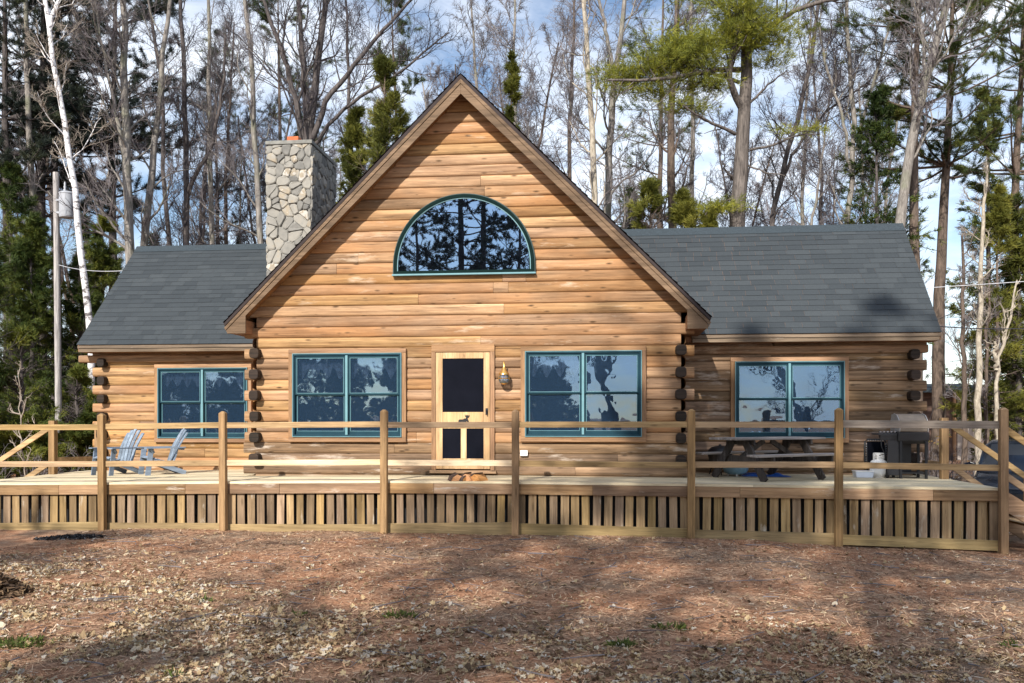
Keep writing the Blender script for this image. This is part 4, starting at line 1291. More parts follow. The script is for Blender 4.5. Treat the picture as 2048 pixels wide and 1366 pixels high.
# plastic box
bxx = PX(1726, 16.95)
pb = empty('storage_box', (bxx, 16.95, dzf(bxx)))
tag(pb, 'small translucent plastic box on the deck left of the propane tank', 'plastic box')
b = MB(); b.prism([(-0.15, 0.0), (0.15, 0.0), (0.165, 0.105), (-0.165, 0.105)], 'y', -0.12, 0.12); b.build('tub', M['clear'], pb, bevel=0.01)
b = MB(); b.box(-0.172, 0.172, -0.127, 0.127, 0.106, 0.125); b.build('lid', M['white'], pb, bevel=0.004)

# split firewood on the deck edge below the door
fw = wood('firewood_cut', (0.36, 0.16, 0.055), (0.60, 0.31, 0.13), 'y', knots=0.2, var=0.3)
fwb = bark('firewood_bark', (0.05, 0.035, 0.03), (0.16, 0.11, 0.09))
fl_lab = ['split firewood wedge with grey bark, at the door side end of the small pile', 'orange split firewood wedge with pale cut face in the middle of the pile', 'dark split firewood wedge leaning across the pile on the deck edge', 'orange brown split firewood wedge at the lamp side end of the pile']
for k, (px, rz, sc_) in enumerate(((913, 0.35, 1.1), (935, -0.3, 1.15), (924, 0.9, 0.8), (955, -0.5, 1.1))):
    yq = YF + 0.10 + 0.04 * (k % 2)
    x = PX(px, yq)
    o = empty('split_log', (x, yq, dzf(x)), rz)
    tag(o, fl_lab[k], 'firewood', 'split firewood on the deck edge')
    b = MB()
    b.prism([(-0.10 * sc_, 0.0), (0.11 * sc_, 0.0), (0.06 * sc_, 0.075 * sc_), (0.0, 0.105 * sc_), (-0.07 * sc_, 0.06 * sc_)], 'y', -0.10, 0.16)
    b.build('cut_wood', fw, o, bevel=0.008)
    b = MB(); b.prism([(-0.103 * sc_, 0.004), (-0.072 * sc_, 0.064 * sc_), (-0.002 * sc_, 0.109 * sc_), (-0.002 * sc_, 0.125 * sc_), (-0.085 * sc_, 0.078 * sc_), (-0.118 * sc_, 0.004)], 'y', -0.103, 0.162); b.build('bark', fwb, o)


# ------------------------------------------------------------------ tree building (numpy)
def unit(v):
    return v / np.maximum(np.linalg.norm(v, axis=-1, keepdims=True), 1e-9)
def tubes(Pn, Rn, S):
    N, K, _ = Pn.shape
    T = unit(np.gradient(Pn, axis=1))
    mt = unit(T.mean(axis=1))
    ref = np.where(np.abs(mt[:, 2:3]) > 0.8, np.array([[1.0, 0, 0]]), np.array([[0, 0, 1.0]]))[:, None, :]
    A = unit(np.cross(T, np.broadcast_to(ref, T.shape))); B = np.cross(T, A)
    t = np.arange(S) * 2 * PI / S
    ring = Pn[:, :, None, :] + Rn[:, :, None, None] * (A[:, :, None, :] * np.cos(t)[None, None, :, None] + B[:, :, None, :] * np.sin(t)[None, None, :, None])
    Vv = ring.reshape(-1, 3)
    base = (np.arange(N) * K * S)[:, None, None] + (np.arange(K - 1) * S)[None, :, None]
    a = base + np.arange(S)[None, None, :]; b = base + ((np.arange(S) + 1) % S)[None, None, :]
    Fv = np.stack([a, b, b + S, a + S], -1).reshape(-1, 4)
    return Vv, Fv
def grow(rg, st, dr, ln, rd, K, wander=0.25, up=0.1, taper=0.25):
    N = len(st)
    Pn = np.zeros((N, K, 3)); Pn[:, 0] = st
    d = unit(dr)
    for k in range(1, K):
        d = unit(d + rg.normal(0, wander, (N, 3)) + np.array([0, 0, up]))
        Pn[:, k] = Pn[:, k - 1] + d * (ln / (K - 1))[:, None]
    Rn = rd[:, None] * np.linspace(1, taper, K)[None, :]
    return Pn, Rn
def spawn(rg, Pn, Rn, ln, m, tmin=0.25, ang=(30, 60), lr=0.5, rr=0.6, tmax=0.98, flat=0.0):
    N, K, _ = Pn.shape
    t = (np.arange(m)[None, :] + rg.random((N, m))) / m * (tmax - tmin) + tmin
    f = t * (K - 1); i = np.minimum(f.astype(int), K - 2); w = (f - i)[..., None]
    r_ = np.arange(N)[:, None]
    p = Pn[r_, i] * (1 - w) + Pn[r_, i + 1] * w
    T = unit(Pn[r_, i + 1] - Pn[r_, i])
    rad = Rn[r_, i] * (1 - w[..., 0]) + Rn[r_, i + 1] * w[..., 0]
    rv = rg.normal(0, 1, T.shape); rv[..., 2] *= (1 - flat)
    pr = unit(rv - T * (rv * T).sum(-1, keepdims=True))
    a = np.radians(rg.uniform(ang[0], ang[1], t.shape))[..., None]
    d = T * np.cos(a) + pr * np.sin(a)
    l2 = ln[:, None] * lr * (1.15 - 0.6 * t) * rg.uniform(0.6, 1.3, t.shape)
    return p.reshape(-1, 3), d.reshape(-1, 3), l2.ravel(), (rad * rr).ravel()
def smooth_path(pts, K, rg=None, wob=0.0):
    pts = np.asarray(pts, float)
    s = np.r_[0, np.cumsum(np.linalg.norm(np.diff(pts, axis=0), axis=1))]
    q = np.linspace(0, s[-1], K)
    out = np.stack([np.interp(q, s, pts[:, c]) for c in range(3)], 1)
    for _ in range(2):
        out[1:-1] = 0.25 * out[:-2] + 0.5 * out[1:-1] + 0.25 * out[2:]
    if rg is not None and wob:
        out[1:-1, :2] += rg.normal(0, wob, (K - 2, 2))
    return out, s[-1]
class Acc:
    def __init__(s): s.V = []; s.F = []; s.T = []; s.n = 0
    def add(s, V, Fv, tone=None):
        s.V.append(V); s.F.append(Fv + s.n); s.n += len(V)
        s.T.append(np.full(len(Fv), 0.5) if tone is None else tone)
    def mesh(s, name, smooth=False):
        return mesh_np(name, np.concatenate(s.V), np.concatenate(s.F), np.concatenate(s.T), smooth)
MINR = 0.0048
def bare_tree(seed, pts, r0, r1, nl=14, tmin=0.35, limb=2.6, m=(8, 7, 4), extra=(), up=0.14, ang=(28, 60), minr=MINR, limb_r=0.34):
    """pts: trunk points relative to the base. Gives the trunk mesh (with limbs) and the crown mesh (branches and twigs)"""
    rg = np.random.default_rng(seed)
    tr, cr = Acc(), Acc()
    paths = [(pts, r0, r1)] + list(extra)
    for k, (pp, a, b) in enumerate(paths):
        K = 18
        path, ln = smooth_path(pp, K, rg, 0.025)
        rad = np.linspace(1, 0, K) ** 0.8 * (a - b) + b
        if k == 0: rad[0] *= 1.35; rad[1] *= 1.06
        Pn, Rn = path[None], rad[None]
        tr.add(*tubes(Pn, Rn, 9))
        n_ = nl if k == 0 else max(4, int(nl * 0.6))
        s, d, l, r_ = spawn(rg, Pn, Rn, np.array([limb / 0.5]), n_, tmin if k == 0 else 0.25, ang, 0.5, limb_r)
        r_ = np.maximum(r_, 0.02)
        P1, R1 = grow(rg, s, d, l, r_, 8, 0.16, up, 0.3)
        tr.add(*tubes(P1, R1, 5))
        s, d, l, r_ = spawn(rg, P1, R1, l, m[0], 0.18, (25, 60), 0.5, 0.6)
        P2, R2 = grow(rg, s, d, l, np.maximum(r_, 0.010), 6, 0.2, up * 0.8, 0.4)
        cr.add(*tubes(P2, R2, 4))
        s, d, l, r_ = spawn(rg, P2, R2, l, m[1], 0.15, (25, 60), 0.55, 0.65)
        P3, R3 = grow(rg, s, d, l, np.maximum(r_, minr), 5, 0.22, up * 0.6, 0.6)
        cr.add(*tubes(P3, R3, 3))
        if m[2]:
            s, d, l, r_ = spawn(rg, P3, R3, np.maximum(l, 0.25), m[2], 0.15, (20, 60), 0.6, 0.8)
            P4, R4 = grow(rg, s, d, l, np.maximum(r_ * 0.7, minr * 0.7), 3, 0.22, up * 0.5, 0.7)
            cr.add(*tubes(P4, R4, 3))
    return tr.mesh('trunk', True), cr.mesh('crown')
def tufts(rg, pos, dr, nb, Lb, wb, spread=0.7, tone=None):
    """needle tufts: nb thin blades round each position"""
    N = len(pos)
    d = unit(unit(dr)[:, None, :] + rg.normal(0, spread, (N, nb, 3)))
    ln = Lb * rg.uniform(0.6, 1.25, (N, nb, 1))
    sd = unit(np.cross(d, rg.normal(0, 1, (N, nb, 3)))) * wb
    p = pos[:, None, :] + rg.normal(0, Lb * 0.18, (N, nb, 3))
    a = p - sd * 0.5; b = p + sd * 0.5; c = p + d * ln + sd * 0.2; e = p + d * ln - sd * 0.2
    Vv = np.stack([a, b, c, e], 2).reshape(-1, 3)
    Fv = np.arange(N * nb * 4).reshape(-1, 4)
    tn = (np.full(N, 0.5) if tone is None else tone)[:, None] + rg.normal(0, 0.12, (N, nb))
    return Vv, Fv, np.clip(tn, 0, 1).ravel()
def along(rg, Pn, per, tmin):
    N, K, _ = Pn.shape
    t = rg.uniform(tmin, 1, (N, per)); f = t * (K - 1); i = np.minimum(f.astype(int), K - 2); w = (f - i)[..., None]
    r_ = np.arange(N)[:, None]
    p = Pn[r_, i] * (1 - w) + Pn[r_, i + 1] * w
    T = unit(Pn[r_, i + 1] - Pn[r_, i])
    return p.reshape(-1, 3), T.reshape(-1, 3)
def conifer(seed, H, r0, base, maxlen, nl, shape='pine', per=5, nb=7, Lb=0.14, wb=0.02, droop=0.0, gap=0.0, pts=None, tonemid=0.45, sub=7):
    rg = np.random.default_rng(seed)
    tr, cr = Acc(), Acc()
    if pts is None:
        pts = [(0, 0, 0), (rg.normal(0, .1), rg.normal(0, .1), H * 0.5), (rg.normal(0, .2), rg.normal(0, .2), H)]
    path, ln = smooth_path(pts, 20, rg, 0.012)
    rad = np.linspace(1, 0.08, 20) * r0; rad[0] *= 1.3
    tr.add(*tubes(path[None], rad[None], 9))
    t = np.sort(rg.uniform(base, 0.985, nl))
    if shape == 'pine':
        t = np.sort(np.clip(np.round(t * 15) / 15 + rg.normal(0, 0.008, nl), base, 0.985))
    f = t * 19; i = np.minimum(f.astype(int), 18); w = (f - i)[:, None]
    st = path[i] * (1 - w) + path[i + 1] * w
    az = rg.uniform(0, 2 * PI, nl)
    q = (t - base) / (1 - base)
    if shape == 'pine':
        l = maxlen * (0.45 + 0.75 * np.sin(np.clip(q, 0, 1) * PI * 0.80 + 0.35)) * rg.uniform(0.45, 1.15, nl) * np.clip((1.03 - q) * 2.6, 0.12, 1)
        el = np.radians(rg.uniform(-8, 22, nl)) + q * 0.5
    else:
        l = maxlen * (1.02 - q) ** 0.75 * rg.uniform(0.35, 1.2, nl) + 0.15
        el = np.radians(rg.uniform(-5, 18, nl)) + q * 0.7
    d = np.stack([np.cos(az) * np.cos(el), np.sin(az) * np.cos(el), np.sin(el)], 1)
    P1, R1 = grow(rg, st, d, l, np.maximum(0.018, r0 * 0.2 * (1.1 - q)), 8, 0.07, 0.05 - droop, 0.25)
    tr.add(*tubes(P1, R1, 4))
    s, d2, l2, r2 = spawn(rg, P1, R1, l, sub, 0.32 if shape == 'pine' else 0.12, (35, 65), 0.42, 0.5, flat=0.75)
    l2 = np.clip(l2, 0.12, 1.3)
    P2, R2 = grow(rg, s, d2, l2, np.maximum(r2, 0.006), 4, 0.10, 0.04 - droop, 0.5)
    cr_t = tubes(P2, R2, 3)
    tr.add(*cr_t)
    Pp, Tt = along(rg, P2, per, 0.15)
    P0, T0 = along(rg, P1, 5, 0.45 if shape == 'pine' else 0.2)
    Pp = np.concatenate([Pp, P0]); Tt = np.concatenate([Tt, T0])
    # clumps share a tint
    tn = tonemid + 0.28 * np.sin(Pp[:, 0] * 2.1 + Pp[:, 2] * 1.3 + seed) * np.cos(Pp[:, 1] * 1.9 + Pp[:, 2]) + rg.normal(0, 0.08, len(Pp))
    if gap:
        g = np.sin(Pp[:, 0] * 1.7 + seed) + np.sin(Pp[:, 1] * 1.5 + seed * 2) + np.sin(Pp[:, 2] * 1.9 + seed)
        k = g > -1.2 + gap * 2
        Pp, Tt, tn = Pp[k], Tt[k], tn[k]
    cr.add(*tufts(rg, Pp, Tt + np.array([0, 0, 0.25 if shape == 'pine' else -0.1]), nb, Lb, wb, 0.62 if shape == 'pine' else 0.5, tn))
    return tr.mesh('trunk', True), cr.mesh('crown')

M['bark_grey'] = bark('grey_bark', (0.10, 0.09, 0.082), (0.32, 0.295, 0.27), moss=(0.17, 0.18, 0.12))
M['bark_dark'] = bark('dark_bark', (0.036, 0.032, 0.034), (0.14, 0.122, 0.115))
M['bark_brown'] = bark('brown_bark', (0.05, 0.04, 0.034), (0.17, 0.13, 0.105), scale=(7, 7, 1.8))
M['bark_pale'] = bark('pale_bark', (0.22, 0.19, 0.15), (0.48, 0.43, 0.35), scale=(6, 6, 3))
M['twig'] = plain('twig_bark', (0.15, 0.135, 0.14), rough=0.95, var=0.35, scale=1.5, spec=0.1)
M['twig_far'] = plain('hazed_twig_bark', (0.25, 0.24, 0.26), rough=0.95, var=0.3, scale=1.0, spec=0.1)  # distance haze put into the colour: paler twigs blending with the sky
M['twig_dark'] = plain('dark_twig_bark', (0.06, 0.054, 0.062), rough=0.95, var=0.35, scale=1.5, spec=0.1)
M['twig_pale'] = plain('pale_twig_bark', (0.30, 0.26, 0.22), rough=0.95, var=0.3, scale=1.5, spec=0.1)
def birch_mat():
    m, nt, out = newmat('birch_bark')
    tc = nd(nt, 'ShaderNodeTexCoord').outputs['Object']
    a = nd(nt, 'ShaderNodeMapping', {'Vector': tc, 'Scale': (3.5, 3.5, 7)}).outputs[0]
    n1 = nd(nt, 'ShaderNodeTexNoise', {'Vector': a, 'Scale': 1.0, 'Detail': 5.0, 'Roughness': 0.7}).outputs[0]
    n2 = nd(nt, 'ShaderNodeTexNoise', {'Vector': tc, 'Scale': 3.0, 'Detail': 4.0}).outputs[0]
    c = ramp(nt, n2, [(0.3, (0.56, 0.55, 0.57)), (0.7, (0.80, 0.79, 0.80))])
    f = nd(nt, 'ShaderNodeMapRange', {'Value': n1, 'From Min': 0.53, 'From Max': 0.60, 'To Max': 0.92}).outputs[0]
    c = mix(nt, f, c, (0.07, 0.06, 0.06))
    bs = nd(nt, 'ShaderNodeBsdfPrincipled', {'Base Color': c, 'Roughness': 0.8})
    nt.links.new(bs.outputs[0], out.inputs[0])
    return m
M['birch'] = birch_mat()
M['bark_pine'] = bark('furrowed_pine_bark', (0.042, 0.037, 0.035), (0.19, 0.165, 0.15), scale=(9, 9, 1.1))
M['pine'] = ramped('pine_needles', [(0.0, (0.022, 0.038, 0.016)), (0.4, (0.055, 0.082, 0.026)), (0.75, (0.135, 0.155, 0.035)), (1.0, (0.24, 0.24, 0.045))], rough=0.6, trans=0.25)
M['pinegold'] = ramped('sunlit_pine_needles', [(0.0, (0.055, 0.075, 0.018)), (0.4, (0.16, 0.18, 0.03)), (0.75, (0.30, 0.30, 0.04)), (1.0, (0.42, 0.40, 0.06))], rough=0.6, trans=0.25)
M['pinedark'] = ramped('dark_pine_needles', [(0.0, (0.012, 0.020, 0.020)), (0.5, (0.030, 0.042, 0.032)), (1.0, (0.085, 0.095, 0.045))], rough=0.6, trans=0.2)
M['hemlock'] = ramped('hemlock_needles', [(0.0, (0.012, 0.026, 0.009)), (0.4, (0.040, 0.066, 0.016)), (0.75, (0.115, 0.14, 0.028)), (1.0, (0.23, 0.23, 0.04))], rough=0.6, trans=0.2)
M['cedar'] = ramped('cedar_foliage', [(0.0, (0.030, 0.040, 0.010)), (0.45, (0.085, 0.095, 0.018)), (0.8, (0.165, 0.165, 0.028)), (1.0, (0.26, 0.24, 0.045))], rough=0.6, trans=0.2)

def put_tree(name, x, y, mt, mc, trunk, crown, rz=0.0, sc=1.0, z=None):
    root = empty(name, (x, y, gz(x, y) - 0.05 if z is None else z), rz)
    root.scale = (sc, sc, sc)
    link('trunk', trunk, mt, root); link('crown', crown, mc, root)
    return root
TREES = []     # (root, order pixel)
def ptrunk(path, Y):
    """photograph pixels to a trunk in the plane Y, carried down to the ground; returns base and relative points"""
    pts = []
    for px, py in path:
        x, z = P(px, py, Y); pts.append((x, Y, z))
    bx, by = pts[0][0], Y
    gzb = gz(bx, by) - 0.1
    if pts[0][2] > gzb + 0.3:
        pts = [(bx, by, gzb)] + pts
    b = pts[0]
    return b, [(p[0] - b[0], p[1] - b[1] + 0.0, p[2] - b[2]) for p in pts]
def hero(name, label, cat, path, Y, r0, r1, mt, mc, seed, group='bare trees around the cabin', extra=(), **kw):
    b, rel = ptrunk(path, Y)
    ex = []
    for pp, a, c in extra:
        q = [P(px, py, Y) for px, py in pp]
        ex.append(([(x - b[0], 0.25 * k / len(q) * (1 if seed % 2 else -1), z - b[2]) for k, (x, z) in enumerate(q)], a, c))
    t, c = bare_tree(seed, rel, r0, r1, extra=ex, **kw)
    root = put_tree(name, b[0], b[1], M[mt], M[mc], t, c, z=b[2])
    tag(root, label, cat, group)
    return root

hero('birch_tree', 'white barked birch leaning over the end of the smaller wing roof', 'birch', [(184, 945), (182, 800), (179, 640), (160, 460), (140, 300), (112, 160), (99, 60), (86, 0), (66, -140)], 25, 0.12, 0.05, 'birch', 'twig_pale', 101,
     extra=[([(96, 55), (110, 10), (130, -60)], 0.07, 0.03)], nl=14, tmin=0.5, limb=2.2, m=(6, 6, 3), limb_r=0.2)
hero('bare_tree', 'greenish grey bare tree rising at the top corner of the smaller wing roof', 'bare tree', [(262, 700), (261, 490), (252, 300), (248, 150), (247, 0), (238, -220)], 27.5, 0.20, 0.06, 'bark_grey', 'twig', 102, nl=16, limb=2.8,
     extra=[([(250, 330), (236, 240), (214, 120), (190, -20)], 0.07, 0.03)])
hero('bare_tree', 'slender grey bare tree curving up beside the greenish trunk over the wing roof', 'bare tree', [(282, 600), (286, 480), (306, 350), (314, 230), (332, 80), (345, -80)], 28.5, 0.18, 0.05, 'bark_grey', 'twig', 103, nl=14, limb=2.6)
hero('bare_tree', 'dark bare tree with a limb forking off to its chimney side', 'bare tree', [(372, 600), (372, 480), (370, 350), (371, 220), (364, 100), (358, -90)], 30, 0.15, 0.05, 'bark_dark', 'twig_dark', 104, nl=14, limb=2.6,
     extra=[([(375, 385), (404, 330), (430, 285), (448, 190), (455, 80)], 0.08, 0.03)])
hero('bare_tree', 'thin grey bare tree midway between forked dark tree and chimney', 'bare tree', [(425, 600), (425, 480), (424, 320), (416, 200), (420, 60), (415, -80)], 33, 0.14, 0.05, 'bark_grey', 'twig', 105, nl=13, limb=2.4)
hero('bare_tree', 'thin dark bare tree crossing in front of curved grey trunk over wing roof', 'bare tree', [(345, 600), (338, 470), (322, 330), (333, 200), (300, 40), (290, -80)], 31, 0.11, 0.04, 'bark_dark', 'twig_dark', 106, nl=12, limb=2.2)
hero('bare_tree', 'pale grey bare tree close against the outer side of the chimney', 'bare tree', [(528, 600), (522, 440), (506, 290), (508, 150), (488, 0), (480, -110)], 29, 0.14, 0.05, 'bark_grey', 'twig', 107, nl=15, limb=2.6)
hero('bare_tree', 'big bare maple spreading into several stems above the chimney top', 'bare tree', [(612, 600), (616, 320), (624, 200), (640, 90), (655, -20), (665, -130)], 28, 0.22, 0.06, 'bark_dark', 'twig_dark', 108, nl=16, limb=3.2, m=(6, 5, 4),
     extra=[([(614, 330), (594, 200), (560, 90), (520, -30)], 0.12, 0.04), ([(617, 310), (612, 180), (604, 60), (600, -80)], 0.12, 0.04), ([(620, 290), (660, 190), (720, 120), (790, 40), (850, -20)], 0.10, 0.03), ([(618, 300), (690, 215), (800, 150), (900, 70)], 0.07, 0.02)])
hero('bare_tree', 'light barked bare tree nearest the gable slope on the large wing side', 'bare tree', [(1196, 560), (1187, 400), (1185, 250), (1174, 120), (1168, 0), (1164, -120)], 28, 0.15, 0.05, 'bark_pale', 'twig', 109, nl=16, limb=2.6, tmin=0.3)
hero('bare_tree', 'grey bare tree with forked top beside the light barked one by the gable', 'bare tree', [(1214, 560), (1216, 420), (1220, 260), (1226, 150), (1244, 60), (1254, -50)], 30, 0.20, 0.06, 'bark_grey', 'twig', 110, nl=15, limb=2.8,
     extra=[([(1226, 150), (1215, 70), (1195, 0), (1180, -60)], 0.08, 0.03)])
hero('bare_tree', 'dark rough bare tree standing between the gable slope and the thick pine', 'bare tree', [(1347, 560), (1346, 380), (1342, 240), (1350, 120), (1356, -60)], 32, 0.22, 0.07, 'bark_brown', 'twig', 111, nl=18, limb=2.6)
hero('bare_tree', 'slim grey bare tree just before the thick pine behind the large wing', 'bare tree', [(1388, 560), (1386, 380), (1384, 240), (1380, 120), (1382, -60)], 34, 0.13, 0.05, 'bark_grey', 'twig', 112, nl=15, limb=2.4)
hero('bare_tree', 'crooked dark bare tree sweeping away from the thick pine over the wing ridge', 'bare tree', [(1530, 560), (1545, 440), (1562, 340), (1600, 230), (1628, 100), (1640, -60)], 32, 0.13, 0.05, 'bark_dark', 'twig_dark', 113, nl=16, limb=3.0,
     extra=[([(1552, 390), (1588, 300), (1660, 215), (1740, 160)], 0.06, 0.025)])
hero('bare_tree', 'bare tree of many upright stems above the middle of the large wing ridge', 'bare tree', [(1690, 560), (1692, 440), (1712, 320), (1706, 190), (1694, 60), (1686, -60)], 30, 0.13, 0.05, 'bark_grey', 'twig_dark', 114, nl=15, limb=2.4,
     extra=[([(1712, 300), (1735, 200), (1765, 100), (1790, 0)], 0.06, 0.025), ([(1704, 380), (1690, 260), (1650, 130), (1625, 20)], 0.06, 0.025)])
hero('leaning_tree', 'smooth grey trunk leaning steeply outward at the far corner of the large wing ridge', 'bare tree', [(1792, 600), (1797, 440), (1816, 330), (1832, 230), (1862, 120), (1896, 0), (1922, -100)], 27, 0.21, 0.07, 'bark_grey', 'twig', 115, nl=12, limb=3.0, tmin=0.6,
     extra=[([(1850, 160), (1850, 90), (1842, 40), (1838, -20)], 0.06, 0.03)])
hero('birch_sapling', 'slim cream barked sapling standing upright behind the gas grill corner', 'sapling', [(1956, 935), (1955, 820), (1957, 680), (1962, 540), (1968, 430), (1974, 330)], 26, 0.105, 0.03, 'bark_pale', 'twig_pale', 116, nl=12, limb=1.0, tmin=0.45, m=(5, 5, 2), limb_r=0.16)
hero('sapling', 'brown mossy sapling between the back stair post and the cream sapling', 'sapling', [(1930, 935), (1930, 760), (1926, 600), (1924, 470)], 26.5, 0.09, 0.03, 'bark_brown', 'twig', 117, nl=14, limb=1.4, tmin=0.3, m=(6, 5, 3), limb_r=0.2)
hero('sapling', 'pale forked sapling with a broken stub near the front corner post', 'sapling', [(1996, 935), (1994, 830), (1992, 742), (2006, 690), (2020, 640), (2034, 560)], 25, 0.075, 0.02, 'bark_pale', 'twig_pale', 118, nl=5, limb=0.6, tmin=0.7, m=(2, 2, 0), limb_r=0.15,
     extra=[([(1992, 742), (1986, 715), (1985, 684)], 0.055, 0.04), ([(2008, 690), (2006, 655), (2005, 622)], 0.02, 0.01)])
hero('sapling', 'thin tan sapling directly beside the cream barked one', 'sapling', [(1972, 935), (1972, 800), (1974, 690), (1978, 560)], 27, 0.075, 0.02, 'bark_brown', 'twig', 119, nl=10, limb=1.0, tmin=0.3, m=(5, 5, 2), limb_r=0.2)
hero('bare_tree', 'grey bare trunk in front of the dark pines beyond the utility pole', 'bare tree', [(70, 600), (66, 420), (58, 230), (52, 60), (48, -120)], 31, 0.17, 0.06, 'bark_grey', 'twig', 120, nl=16, limb=2.4, tmin=0.35)
hero('sapling', 'low pale twiggy sapling beyond the stair handrail by the dark evergreens', 'sapling', [(48, 960), (46, 900), (40, 850), (42, 790), (36, 740)], 20.5, 0.02, 0.008, 'twig_pale', 'twig_pale', 121, nl=9, limb=0.8, tmin=0.2, m=(4, 3, 0), minr=0.004)

# conifers --------------------------------------------------------
def heroc(name, label, cat, px, pytop, Y, mt, mc, seed, group=None, path=None, r0=0.2, **kw):
    if path:
        b, rel = ptrunk(path, Y)
    else:
        x, z = P(px, pytop, Y); b = (x, Y, gz(x, Y) - 0.1)
        H = z - b[2]
        rel = [(0, 0, 0), (0.05, 0, H * 0.5), (0, 0, H)]
    t, c = conifer(seed, 0, r0, pts=rel, **kw)
    root = put_tree(name, b[0], b[1], M[mt], M[mc], t, c, z=b[2])
    tag(root, label, cat, group)
    return root
G1 = 'evergreens around the cabin'
# cedars
heroc('cedar_tree', 'tall olive green cedar filling the gap between chimney and gable', 'cedar', 768, 118, 27, 'bark_brown', 'cedar', 201, G1, r0=0.18, base=0.12, maxlen=2.6, nl=165, shape='cone', per=7, nb=9, Lb=0.16, wb=0.018, droop=-0.06, sub=9, gap=0.08, tonemid=0.6)
heroc('cedar_tree', 'smaller olive cedar tucked low beside the chimney face', 'cedar', 712, 225, 28, 'bark_brown', 'cedar', 202, G1, r0=0.14, base=0.12, maxlen=1.9, nl=135, shape='cone', per=7, nb=9, Lb=0.16, wb=0.018, droop=-0.06, sub=8, gap=0.08, tonemid=0.55)
heroc('cedar_tree', 'narrow dark cedar spire just past the gable peak', 'cedar', 1022, 100, 30, 'bark_brown', 'cedar', 203, G1, r0=0.14, base=0.12, maxlen=1.0, nl=85, shape='cone', per=6, nb=7, Lb=0.15, wb=0.024, droop=-0.06, sub=7, gap=0.2)
for k, (px, py, ml, lab) in enumerate(((1300, 372, 1.5, 'bushy golden green cedar low over the wing ridge, closest to the gable slope'), (1370, 395, 1.3, 'golden green cedar low over the wing ridge, between two others'), (1420, 425, 0.9, 'small golden green cedar low over the wing ridge, touching the thick pine'))):
    heroc('cedar_tree', lab, 'cedar', px, py, 26 + 0.6 * k, 'bark_brown', 'cedar', 210 + k, G1, r0=0.12, base=0.3, maxlen=ml * 1.25, nl=90, shape='cone', per=7, nb=9, Lb=0.16, wb=0.018, droop=-0.05, sub=8, tonemid=0.7, gap=0.14)
# dark hemlocks by the smaller wing
hl_ = [(20, 330, 29.5, 2.6, 'big dark hemlock at the edge of the picture beyond the stairs'), (62, 430, 28.5, 1.9, 'dark hemlock standing behind the utility pole foot'), (-45, 420, 22.5, 1.3, 'dark hemlock overhanging the end stairs, closest to the lawn'), (160, 520, 30, 1.9, 'mid green hemlock behind the white birch'),
       (205, 420, 32, 1.8, 'olive hemlock showing between birch and the wing roof'), (42, 660, 23.2, 0.95, 'young dark hemlock just behind the back railing post'), (152, 745, 23.8, 0.7, 'small bright tipped hemlock behind the deck corner')]
for k, (px, py, Y, ml, lab) in enumerate(hl_):
    heroc('hemlock_tree', lab, 'hemlock', px, py, Y, 'bark_dark', 'hemlock', 220 + k, G1, r0=0.13, base=0.03, maxlen=ml * 1.15, nl=115, shape='cone', per=8, nb=9, Lb=0.15, wb=0.016, droop=0.05, sub=10, tonemid=0.52 + 0.07 * (k % 3), gap=0.15)
heroc('hemlock_tree', 'dark rounded hemlock in front of the leaning trunk above the wing ridge', 'hemlock', 1752, 178, 29.5, 'bark_dark', 'hemlock', 240, G1, r0=0.16, base=0.35, maxlen=2.3, nl=75, shape='cone', per=6, nb=7, Lb=0.14, wb=0.022, droop=0.03, sub=8, tonemid=0.42, gap=0.22)
heroc('hemlock_tree', 'shaggy hemlock with tiered drooping boughs near the picture edge, behind the stairs', 'hemlock', 1975, 150, 33, 'bark_dark', 'pine', 241, G1, r0=0.15, base=0.10, maxlen=2.1, nl=110, shape='cone', per=5, nb=7, Lb=0.17, wb=0.025, droop=0.04, sub=7, tonemid=0.55, gap=0.25)
heroc('hemlock_tree', 'yellow green hemlock at the picture edge above the dark car', 'hemlock', 2035, 430, 30, 'bark_dark', 'cedar', 242, G1, r0=0.14, base=0.08, maxlen=1.7, nl=110, shape='cone', per=5, nb=7, Lb=0.17, wb=0.03, droop=0.05, sub=7, tonemid=0.45)
heroc('hemlock_tree', 'sparse yellow green hemlock showing between the cream sapling and the forked one', 'hemlock', 1992, 380, 28.5, 'bark_brown', 'cedar', 243, G1, r0=0.10, base=0.2, maxlen=1.3, nl=70, shape='cone', per=6, nb=8, Lb=0.16, wb=0.017, droop=0.03, sub=7, gap=0.22, tonemid=0.62)
# tall pines
heroc('pine_tree', 'tall dark pine trunk leaning slightly behind the smooth leaning trunk', 'pine', 0, 0, 29, 'bark_brown', 'pine', 250, G1, path=[(1832, 640), (1828, 450), (1827, 250), (1832, 100), (1838, -60), (1842, -250)], r0=0.24, base=0.62, maxlen=2.8, nl=34, per=18, nb=9, Lb=0.16, wb=0.013, tonemid=0.5)
heroc('pine_tree', 'straight pine with bare lower trunk between leaning trunk and picture edge', 'pine', 0, 0, 32, 'bark_brown', 'pine', 251, G1, path=[(1876, 850), (1878, 640), (1888, 400), (1902, 150), (1906, -40), (1908, -220)], r0=0.26, base=0.5, maxlen=3.4, nl=60, per=20, nb=9, Lb=0.16, wb=0.013, tonemid=0.48)
heroc('pine_tree', 'reddish pine trunk cut by the picture edge beside the stairs', 'pine', 0, 0, 33, 'bark_brown', 'pine', 252, G1, path=[(2024, 850), (2028, 560), (2030, 350), (2042, 180), (2050, 20), (2054, -200)], r0=0.24, base=0.45, maxlen=3.2, nl=60, per=20, nb=9, Lb=0.16, wb=0.013, tonemid=0.48)
